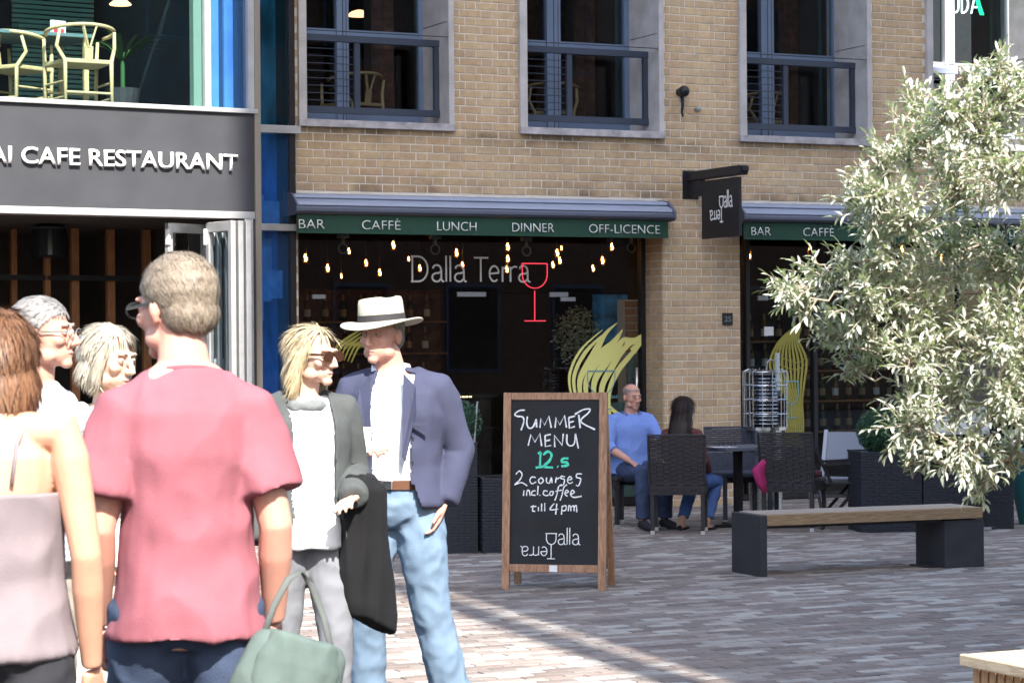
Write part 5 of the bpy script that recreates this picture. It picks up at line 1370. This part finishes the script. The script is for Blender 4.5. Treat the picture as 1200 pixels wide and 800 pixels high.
# 1 ---- man in the straw hat
J = standing(head=(-.050,-.03,1.612), neck=(-.02,.01,1.475), twist=-4,
    sh_r=(-.180,.0,1.39), el_r=(-.250,-.02,1.14), wr_r=(-.10,-.25,1.16), hd_r=(.72,-.50,.12), hn_r=(0,.35,-.9), cu_r=.6,
    sh_l=(.180,.01,1.39), el_l=(.245,.08,1.13), wr_l=(.205,-.01,.93), hd_l=(-.35,-.3,-.9),
    hp_r=(-.09,0,.90), kn_r=(-.115,-.05,.49), an_r=(-.14,.02,.085), hp_l=(.09,0,.90), kn_l=(.135,.02,.50), an_l=(.215,.10,.09))
t, H = person('man in cream straw hat, navy blazer and light blue jeans', (at(463,9.8),9.8,0), R(-12), J, -14, 3, 1.02, sk='c')
brows(t, H, HM['sand'])
trousers(t, J, denim('light_denim',(.13,.19,.265)), (.104,.104,.092,.080,.078,.082,.088), amp=.009)
shoes(t, J, cl('tan_leather',(.16,.09,.05)))
wsh = cl('white_shirt',(.72,.76,.82),.03)
top_garment(t, J, wsh, 'shirt', hem=.075, off=.010, sleeve=.5, amp=.006, neck=.066, collar=-.0)
cb = MB()
for sx in (-1,1):
    n_ = Vector(J['neck']); cb.add([n_+Vector((sx*.012,-.070,-.035)), n_+Vector((sx*.066,-.040,.012)), n_+Vector((sx*.074,-.030,-.030)), n_+Vector((sx*.056,-.094,-.085)),
      n_+Vector((sx*.012,-.078,-.035)), n_+Vector((sx*.070,-.046,.014)), n_+Vector((sx*.080,-.036,-.030)), n_+Vector((sx*.058,-.102,-.085))],[(0,1,2,3),(7,6,5,4),(0,4,5,1),(1,5,6,2),(2,6,7,3),(3,7,4,0)])
cb.tube([n_+Vector((.068*cos(a*pi/10),.005+.062*sin(a*pi/10),.0+.010*sin(a*pi/10))) for a in range(-2,13)],.012,8)
cb.build('collar', wsh, t, fix=True)
navy = cl('navy_wool',(.042,.046,.082),.12)
def op(co):
    if co.y > -.045: return False
    z = co.z; lim = .070 + max(0,1.36-z)*-.02 if z > 1.0 else .075+(1.0-z)*.35
    if z > 1.36: lim = .070-(z-1.36)*.1
    cx = .0
    return abs(co.x-.018) < lim+.012 and not (co.y < -.19)
jk = top_garment(t, J, navy, 'blazer', hem=-.015, off=.028, sr=(.066,.070,.068,.064,.062,.058,.050), amp=.008, flare=.018, opening=op, neck=.080)
lp = MB()
for sx in (-1,1):
    o_ = [(.068,-.125,1.452),(.115,-.118,1.40),(.125,-.152,1.30),(.082,-.163,1.10),(.070,-.160,1.12)]
    vs = [(sx*a,b_-.010,c) for a,b_,c in o_]+[(sx*a,b_+.004,c) for a,b_,c in o_]; n=5
    lp.add(vs,[tuple(range(n)),tuple(reversed(range(n,2*n)))]+[(i,(i+1)%n,(i+1)%n+n,i+n) for i in range(n)])
lp.build('lapel', navy, t, fix=True)
MB().rings([((0,0,.985),(.178,0,0),(0,.138,0)),((0,0,1.022),(.175,0,0),(0,.136,0))],36).build('belt', cl('brown_belt',(.10,.045,.025)), t)
MB().box(-.022,.022,-.146,-.138,.985,1.022).build('buckle', M['metal'], t, bevel=.003)
MB().box(.10,.18,-.157,-.152,1.245,1.258).build('pocket_edge', navy, t)
hair(t, H, HM['sand'], lambda mb: short_hair(mb,.985), lambda c: keep_short(c) and c.z < .05, 900, .02)
# hat: brim dipping at the front, pinched crown with a dark band
straw = mat('cream_straw',(.46,.43,.34),.8,var=.08,scale=40,bump=.5,bscale=350)
hb_ = MB(); n = 40; rs_ = []
def brim(a, r): return (r*cos(a)*.98, r*sin(a)*1.08+.012, .052 + .016*cos(2*a) * (r-.09)/.09 + (.004 if r < .1 else 0) - .010*(r-.09)/.09)
for r_, dz in ((.084,.004),(.12,.004),(.155,.003),(.172,.004),(.176,0),(.172,-.004),(.155,-.003),(.12,-.003),(.084,-.003)):
    for k in range(n):
        a = 2*pi*k/n; x,y,z = brim(a, r_); hb_.v.append((x,y,z+dz))
m_ = 9
for i in range(m_):
    for k in range(n): k2=(k+1)%n; i2=(i+1)%m_; hb_.f.append((i*n+k,i*n+k2,i2*n+k2,i2*n+k))
HT = hb_.build('hat', straw, t, smooth=True); HT.matrix_local = H @ Matrix.Rotation(R(-3),4,'Y') @ Matrix.Scale(.93,4)
cr = MB(); L_ = []
for z,f in ((.052,1.0),(.10,.985),(.140,.955),(.156,.90),(.160,.78),(.150,.5),(.142,.2)): L_.append(((0,.012,.052+(z-.052)*.90),(.098*f,0,0),(0,.104*f,0)))
cr.rings(L_, n); 
for i,v in enumerate(cr.v):
    x,y,z = v; dent = math.exp(-(x/.022)**2)*.014*max(0,(z-.12)/.03); cr.v[i] = (x,y,z-dent-(.010*(y+.1)/.2 if z>.12 else 0)*-1)
cr.build('hat_crown', straw, HT, smooth=True)
MB().rings([((0,.012,.056),(.1005,0,0),(0,.1065,0)),((0,.012,.084),(.0995,0,0),(0,.1055,0))], n).build('hat_band', mat('hat_band_black',(.03,.028,.03),.7), HT)
cup = MB().tube([(0,0,-.05),(0,0,.05)],[.028,.036],16).build('paper_cup', M['paper'], None, (0,0,0))
wr = t.matrix_basis @ Vector((-.045,-.335,1.195)); cup.location = wr; tag(cup, 'small pale cup in the hand of the man wearing the hat', 'cup')

# 2 ---- woman in sunglasses with a coat over her arm
J = standing(True, head=(.03,-.03,1.60), neck=(0,.01,1.44), chest=(0,0,1.25), sh_l=(.165,.0,1.385), sh_r=(-.165,.0,1.385), el_l=(.215,.02,1.12), wr_l=(.14,-.20,1.04), hd_l=(-.6,-.7,-.1), hn_l=(0,-.3,-.9), el_r=(-.22,.03,1.10), wr_r=(-.20,-.06,.87),
    kn_l=(.10,-.08,.49), an_l=(.10,-.06,.085), kn_r=(-.09,.02,.49), an_r=(-.09,.14,.11))
t, H = person('blonde woman in sunglasses wearing a white top and grey cardigan', (at(356,9.2),9.2,0), R(22), J, 34, 4, .975, True, 'a')
trousers(t, J, cl('grey_trousers',(.16,.165,.18)), (.098,.098,.085,.070,.066,.062,.062), fem=True, name='trousers')
shoes(t, J, cl('dark_shoe',(.02,.02,.022)), sc=.88)
top_garment(t, J, cl('white_top',(.78,.78,.78),.03), 'top', hem=-.10, off=.012, sleeve=.45, w=.92, flare=.022, amp=.008, neck=.085)
def op2(co):
    return co.y < -.03 and abs(co.x) < (.085 if co.z > .95 else .12) and co.z > .5
top_garment(t, J, cl('grey_cardigan',(.060,.066,.065),.15), 'cardigan', hem=-.06, off=.030, w=.92, flare=.03, amp=.009, opening=op2, neck=.082, sr=(.068,.070,.066,.060,.058,.056,.050))
sc_ = MB().tube([Vector(J['neck'])+Vector((.085*cos(a*pi/8),-.01+.085*sin(a*pi/8),-.01-.03*(sin(a*pi/8)<0))) for a in range(17)], [.020+.006*sin(a*2.1) for a in range(17)], 12)
me = remesh(sc_, .008, 2, 'scarf', folds(.007, 22, (1,1,2))); me.materials.append(cl('grey_scarf',(.13,.14,.14),.2)); obj('scarf', me, t)
def lh(mb):
    mb.ell((0,.020,.030),(.083,.104,.092)); mb.ell((0,.050,-.05),(.080,.060,.090)); 
    for sx in (-1,1):
        tb = MB().tube([(sx*.060,-.030,.070),(sx*.080,.005,.0),(sx*.086,.020,-.06),(sx*.082,.022,-.115),(sx*.070,.02,-.15)],[.020,.026,.030,.026,.012],10); mb.add(tb.v,tb.f)
keep_long = lambda c: not (c.y < -.045 and abs(c.x) < .066 and c.z < .066)
hair(t, H, HM['blonde'], lh, lambda c: not (c.y < -.030 and abs(c.x) < .070 and c.z < .092), 2600, .075, (0,.35,-1), seed=3)
shade = mat('tortoise_shade',(.045,.02,.012),.12)
sg = MB()
for sx in (-1,1): sg.rings([((sx*.031,-.104,.004),(.029,0,0),(0,0,.021)),((sx*.031,-.0985,.004),(.029,0,0),(0,0,.021))],20)
sg.box(-.01,.01,-.104,-.099,.008,.016); 
for sx in (-1,1): sg.beam((sx*.058,-.100,.010),(sx*.078,.01,.006),.004,.010)
o = sg.build('sunglasses', shade, None, fix=True); o.matrix_world = t.matrix_basis @ H; tag(o, 'dark tortoiseshell sunglasses on the face of the blonde woman', 'sunglasses')
# coat hanging over her forearm
ct = MB(); c0 = Vector((.195,-.09,1.08))
ct.rings([(c0+Vector((0,0,.035)),(.055,.05,0),(-.05,.05,0)),(c0+Vector((.01,-.0,-.02)),(.085,.05,0),(-.05,.075,0)),(c0+Vector((.015,0,-.18)),(.095,.03,0),(-.03,.07,0)),(c0+Vector((.02,.0,-.34)),(.115,.03,0),(-.03,.06,0)),(c0+Vector((.05,.0,-.50)),(.115,.03,-.035),(-.03,.05,0)),(c0+Vector((.06,0,-.56)),(.10,.03,-.05),(-.03,.04,0))])
me = remesh(ct, .009, 2, 'fabric', folds(.018, 11, (1,1,.15))); me.materials.append(cl('black_coat_cloth',(.006,.006,.007),.3))
o = obj('coat', me); o.matrix_world = t.matrix_basis.copy(); tag(o, 'black coat folded over the forearm of the blonde woman in sunglasses', 'coat')

# 3 ---- man in the faded red T-shirt, back to us
J = standing(head=(.02,-.035,1.625), sh_l=(.148,.01,1.385), sh_r=(-.148,.01,1.385), twist=6, el_l=(.205,.03,1.11), wr_l=(.20,-.10,.88), el_r=(-.205,.04,1.11), wr_r=(-.21,-.06,.88), kn_l=(.10,-.10,.50), an_l=(.10,-.16,.10), kn_r=(-.10,.05,.49), an_r=(-.10,.20,.12), neck=(0,.005,1.490))
t, H = person('man with cropped sandy hair in a faded red T-shirt seen from behind', (at(217,5.75),5.75,0), R(192), J, 36, 6, 1.045, sk='c', vox=.0055)
trousers(t, J, denim('dark_denim',(.035,.05,.09)), (.100,.098,.086,.076,.072,.070,.072), wid=.168); shoes(t, J, cl('grey_trainer',(.3,.3,.3)))
top_garment(t, J, cl('faded_red_cotton',(.25,.085,.105),.10), 't_shirt', hem=-.075, off=.018, w=.85, sleeve=.72, sr=(.062,.068,.072,.076,.0,.0,.0), amp=.011, flare=.028, neck=.074, vox=.008, collar=-.012)
hair(t, H, HM['sand'], short_hair, keep_short, 9000, .026, (0,.5,-1), seed=4, wd=.0011)
MB().tube([Vector(J['neck'])+Vector((.070*cos(a*pi/16),.0+.066*sin(a*pi/16),-.020-.012*sin(a*pi/16)*-1)) for a in range(33)],.0075,8).build('neck_band', t.children[-1].data.materials[0] if False else cl('red_rib',(.25,.07,.09)), t, smooth=True)
gm = mat('black_frame',(.02,.02,.02),.3)
g_ = MB()
for sx in (-1,1):
    g_.tube([(sx*.032+.026*cos(a*pi/8),-.103,.002+.018*sin(a*pi/8)) for a in range(17)],.0025,6); g_.beam((sx*.058,-.100,.008),(sx*.080,.02,.006),.003,.007)
g_.beam((-.008,-.103,.006),(.008,-.103,.006),.003,.003)
o = g_.build('eyeglasses', gm, None); o.matrix_world = t.matrix_basis @ H; tag(o, 'black framed glasses on the man in the red T-shirt', 'glasses')
bagm = cl('grey_green_canvas',(.085,.115,.105),.2)
bg_ = MB(); bg_.rings([((0,0,.17),(.12,0,0),(0,.04,0)),((0,0,.14),(.14,0,0),(0,.065,0)),((0,0,0),(.16,0,0),(0,.085,0)),((0,0,-.15),(.15,0,0),(0,.08,0)),((0,0,-.19),(.11,0,0),(0,.05,0))],28)
BG = thing('shoulder_bag', 'soft grey-green shoulder bag hanging at the hip of the man in the red T-shirt', 'bag', (at(330,5.62),5.62,.76), R(20)); BG.rotation_euler[1] = R(18); BG.scale = (.85,.85,.85)
me = remesh(bg_, .009, 2, 'bag_body', folds(.012, 9, (1,1,.5))); me.materials.append(bagm); obj('bag_body', me, BG)
fl_ = MB().rings([((0,-.02,.175),(.10,0,0),(0,.05,0)),((0,-.030,.10),(.125,0,0),(0,.06,0)),((0,-.036,0),(.125,0,0),(0,.06,0)),((0,-.034,-.04),(.09,0,0),(0,.045,0))],28)
me = remesh(fl_, .008, 2, 'flap', folds(.008, 12)); me.materials.append(bagm); obj('flap', me, BG)
MB().tube([(-.11,0,.15),(-.10,.02,.24),(-.075,.05,.32),(-.04,.07,.35),(.0,.07,.32),(.06,.05,.24),(.10,.0,.15)],.010,8,flat=.4,side=(1,0,0)).build('strap', cl('grey_strap',(.09,.10,.095)), BG, smooth=True)

# 4 ---- woman with brown hair, bare back, mauve camisole
J = standing(True, el_l=(.235,.02,1.11), wr_l=(.235,-.04,.87), el_r=(-.225,.03,1.11), wr_r=(-.215,-.05,.86), cu_r=.5, twist=-5, head=(.0,-.06,1.525), neck=(0,.01,1.425), chest=(0,0,1.25), sh_r=(-.175,.02,1.392), sh_l=(.175,.02,1.392))
t, H = person('woman with brown hair and bare shoulders in a mauve camisole, seen from behind', (at(-14,5.3),5.3,0), R(176), J, 26, 14, 1.02, True, 'b', vox=.0055)
trousers(t, J, cl('black_trousers',(.025,.025,.03)), (.100,.100,.086,.070,.066,.060,.058), top=.03); shoes(t, J, cl('black_flat',(.02,.02,.02)), sc=.86)
cm = cl('mauve_jersey',(.20,.165,.175),.06)
def camcut(co): return co.z > 1.255
top_garment(t, J, cm, 'camisole', hem=-.04, off=.012, w=.93, flare=.018, amp=.009, sides='', opening=camcut, vox=.008)
for sx in (-1,1): MB().tube([(sx*.085,-.125,1.27),(sx*.10,-.085,1.385),(sx*.098,.02,1.418),(sx*.09,.095,1.36),(sx*.085,.118,1.275)],.006,6,flat=.5).build('strap', cm, t, smooth=True)
def bobh(mb):
    mb.ell((0,.020,.030),(.083,.104,.092)); mb.ell((0,.040,-.045),(.083,.066,.085))
hair(t, H, HM['brown'], bobh, keep_long, 6200, .065, (0,.15,-1), seed=5, wd=.0018)

# 5 ---- blonde woman in cream behind
J = standing(True, el_l=(.20,-.03,1.12), wr_l=(.07,-.22,1.14), hd_l=(-.6,-.4,.5), el_r=(-.22,.03,1.11), kn_l=(.10,-.08,.49), an_l=(.10,-.10,.085), head=(.0,-.03,1.585), neck=(0,.01,1.42), chest=(0,0,1.25), sh_l=(.160,0,1.37), sh_r=(-.160,0,1.37))
t, H = person('woman with an ash blonde bob in a cream shirt and cream trousers', (at(126,8.3),8.3,0), R(18), J, 42, 10, .985, True, 'a')
brows(t, H, HM['ash_'])
cream = cl('cream_linen',(.66,.64,.58),.05)
trousers(t, J, cream, (.102,.104,.095,.085,.082,.082,.086)); shoes(t, J, cl('beige_shoe',(.4,.34,.26)), sc=.86)
top_garment(t, J, cream, 'shirt', hem=-.09, off=.02, w=.92, flare=.02, amp=.010, neck=.08)
def bob(mb):
    mb.ell((0,.018,.028),(.082,.102,.090)); mb.ell((0,.035,-.045),(.084,.068,.070))
    for sx in (-1,1): 
        tb = MB().tube([(sx*.055,-.045,.070),(sx*.072,-.025,.02),(sx*.074,-.018,-.05),(sx*.066,-.020,-.085)],[.018,.020,.022,.010],10); mb.add(tb.v,tb.f)
hair(t, H, HM['ash_'], bob, lambda c: not (c.y < -.038 and abs(c.x) < .066 and c.z < .084), 2600, .06, (0,.1,-1), seed=6)

# 6 ---- grey haired man in glasses, profile
J = standing(head=(0,-.04,1.63), neck=(0,.0,1.475))
t, H = person('grey haired man in thin glasses and pale striped shirt, in profile', (at(40,7.9),7.9,0), R(68), J, 12, 0, 1.01, sk='c')
brows(t, H, HM['grey'])
strp = cl('striped_shirt',(.55,.57,.60),.05)
def stripe(m, a, b, sc=60, axis=2):
    N, L = nt(m); p = N['Principled BSDF']; w_ = N.new('ShaderNodeTexWave'); w_.bands_direction = 'XYZ'[axis]; w_.inputs['Scale'].default_value = sc; tc = N.new('ShaderNodeTexCoord'); L.new(tc.outputs['Object'], w_.inputs['Vector'])
    mx = N.new('ShaderNodeMix'); mx.data_type='RGBA'; mx.inputs[6].default_value=(*a,1); mx.inputs[7].default_value=(*b,1); L.new(w_.outputs[0], mx.inputs[0]); L.new(mx.outputs[2], p.inputs['Base Color'])
stripe(strp, (.34,.38,.44), (.70,.71,.72), 14)
trousers(t, J, cl('stone_chinos',(.3,.27,.22))); shoes(t, J, cl('brown_shoe',(.08,.05,.03)))
top_garment(t, J, strp, 'shirt', hem=-.06, off=.018, amp=.009, neck=.076, collar=.0)
hair(t, H, HM['grey'], short_hair, keep_short, 2600, .026, (0,.6,-.7), seed=7)
g2 = MB()
for sx in (-1,1):
    g2.tube([(sx*.032+.025*cos(a*pi/8),-.104,.0+.017*sin(a*pi/8)) for a in range(17)],.0018,6); g2.beam((sx*.057,-.102,.006),(sx*.080,.015,.006),.0025,.005)
g2.beam((-.008,-.104,.004),(.008,-.104,.004),.003,.003)
o = g2.build('eyeglasses', M['metal'], None); o.matrix_world = t.matrix_basis @ H; tag(o, 'thin metal glasses on the grey haired man at the far left', 'glasses')

# 7 ---- seated man
J = seated(el_r=(-.27,-.02,.76), wr_r=(-.14,-.25,.63), hd_r=(.25,-.8,-.35), hn_r=(0,-.2,-1), el_l=(.26,-.10,.76), wr_l=(.14,-.27,.78), hd_l=(-.4,-.5,.4), hn_l=(-.3,-.3,-.8), head=(0,.0,1.225), neck=(0,.045,1.07),
    kn_l=(.16,-.40,.53), an_l=(.17,-.34,.09), kn_r=(-.10,-.42,.52), an_r=(-.09,-.42,.09))
t, H = person('seated balding man in a blue shirt and jeans with his sleeves rolled', (1.045,20.50,.0), R(22), J, 8, 8, .925, sk='c')
brows(t, H, HM['stub'])
trousers(t, J, denim('navy_denim',(.040,.058,.115)), (.104,.100,.086,.076,.070,.066,.068)); shoes(t, J, cl('charcoal_shoe',(.03,.03,.035)))
bl_ = cl('blue_shirt',(.17,.26,.58),.08)
top_garment(t, J, bl_, 'shirt', hem=-.02, off=.034, sleeve=1.0, sr=(.072,.076,.072,.066,.062,.052,.0), amp=.010, neck=.074, vox=.008, opening=lambda co: False) if False else None
Js = dict(J); 
for k in 'lr': Js['wr_'+k] = tuple(Vector(J['el_'+k]).lerp(Vector(J['wr_'+k]), .30))
top_garment(t, Js, bl_, 'shirt', hem=-.03, off=.036, sr=(.074,.078,.074,.068,.064,.060,.058), amp=.010, neck=.074, vox=.008, flare=.01)
cb = MB(); n_ = Vector(J['neck'])
for sx in (-1,1):
    cb.add([n_+Vector(q) for q in [(sx*.010,-.075,-.045),(sx*.066,-.045,.010),(sx*.076,-.03,-.03),(sx*.052,-.10,-.085),(sx*.010,-.083,-.045),(sx*.070,-.051,.012),(sx*.082,-.036,-.03),(sx*.054,-.108,-.085)]],[(0,1,2,3),(7,6,5,4),(0,4,5,1),(1,5,6,2),(2,6,7,3),(3,7,4,0)])
cb.tube([n_+Vector((.070*cos(a*pi/10),.005+.064*sin(a*pi/10),.010*sin(a*pi/10))) for a in range(-2,13)],.012,8).build('collar', mat('blue_collar',(.10,.16,.38),.9), t, fix=True)
hair(t, H, HM['stub'], lambda mb: short_hair(mb,.955), lambda c: keep_short(c) and not (c.z > .075 and c.y < .05), 2200, .010, (0,.3,-1), seed=8)

# 8 ---- seated woman, back to us
J = seated(chest=(0,.02,.86), neck=(0,.0,1.045), head=(.0,-.03,1.205), sh_l=(.165,.01,.98), sh_r=(-.165,.01,.98), el_l=(.25,-.14,.76), wr_l=(.14,-.30,.90), hd_l=(-.1,-.4,.9), el_r=(-.23,.0,.72), wr_r=(-.16,-.22,.62), kn_l=(.08,-.44,.54), kn_r=(-.17,-.42,.50), an_r=(-.14,-.22,.09), an_l=(.10,-.16,.09))
t, H = person('seated woman with very long dark hair in a dark patterned blouse, back to us', (1.44,19.92,-.03), R(150), J, 8, 4, .875, True, 'b', hs=1.15)
trousers(t, J, denim('mid_denim',(.06,.12,.30)), (.100,.098,.082,.070,.064,.058,.056), hemf=.85); shoes(t, J, cl('black_sandal',(.02,.02,.02)), sc=.8)
pm = cl('patterned_blouse',(.10,.03,.03),.1); N, L = nt(pm); p = N['Principled BSDF']; vo = N.new('ShaderNodeTexVoronoi'); vo.inputs['Scale'].default_value = 55; tc = N.new('ShaderNodeTexCoord'); L.new(tc.outputs['Object'], vo.inputs['Vector'])
rp = N.new('ShaderNodeValToRGB'); rp.color_ramp.interpolation='CONSTANT'; e = rp.color_ramp.elements; e[0].color=(.30,.16,.12,1); e[1].position=.22; e[1].color=(.035,.018,.022,1); q=e.new(.34); q.color=(.10,.03,.03,1); L.new(vo.outputs['Distance'], rp.inputs[0]); L.new(rp.outputs[0], p.inputs['Base Color'])
top_garment(t, J, pm, 'blouse', hem=-.03, off=.022, w=.92, amp=.009, neck=.08, vox=.008)
def vlong(mb):
    mb.ell((0,.020,.030),(.086,.108,.094)); mb.ell((0,.055,-.07),(.092,.068,.12)); 
    tb = MB().tube([(0,.05,.0),(0,.085,-.12),(0,.105,-.24),(0,.11,-.34),(0,.105,-.40)],[.085,.095,.100,.085,.045],16,side=(1,0,0),flat=.5); mb.add(tb.v,tb.f)
hair(t, H, HM['dark'], vlong, keep_long, 4200, .10, (0,.12,-1), seed=9)

bpy.context.view_layer.update()
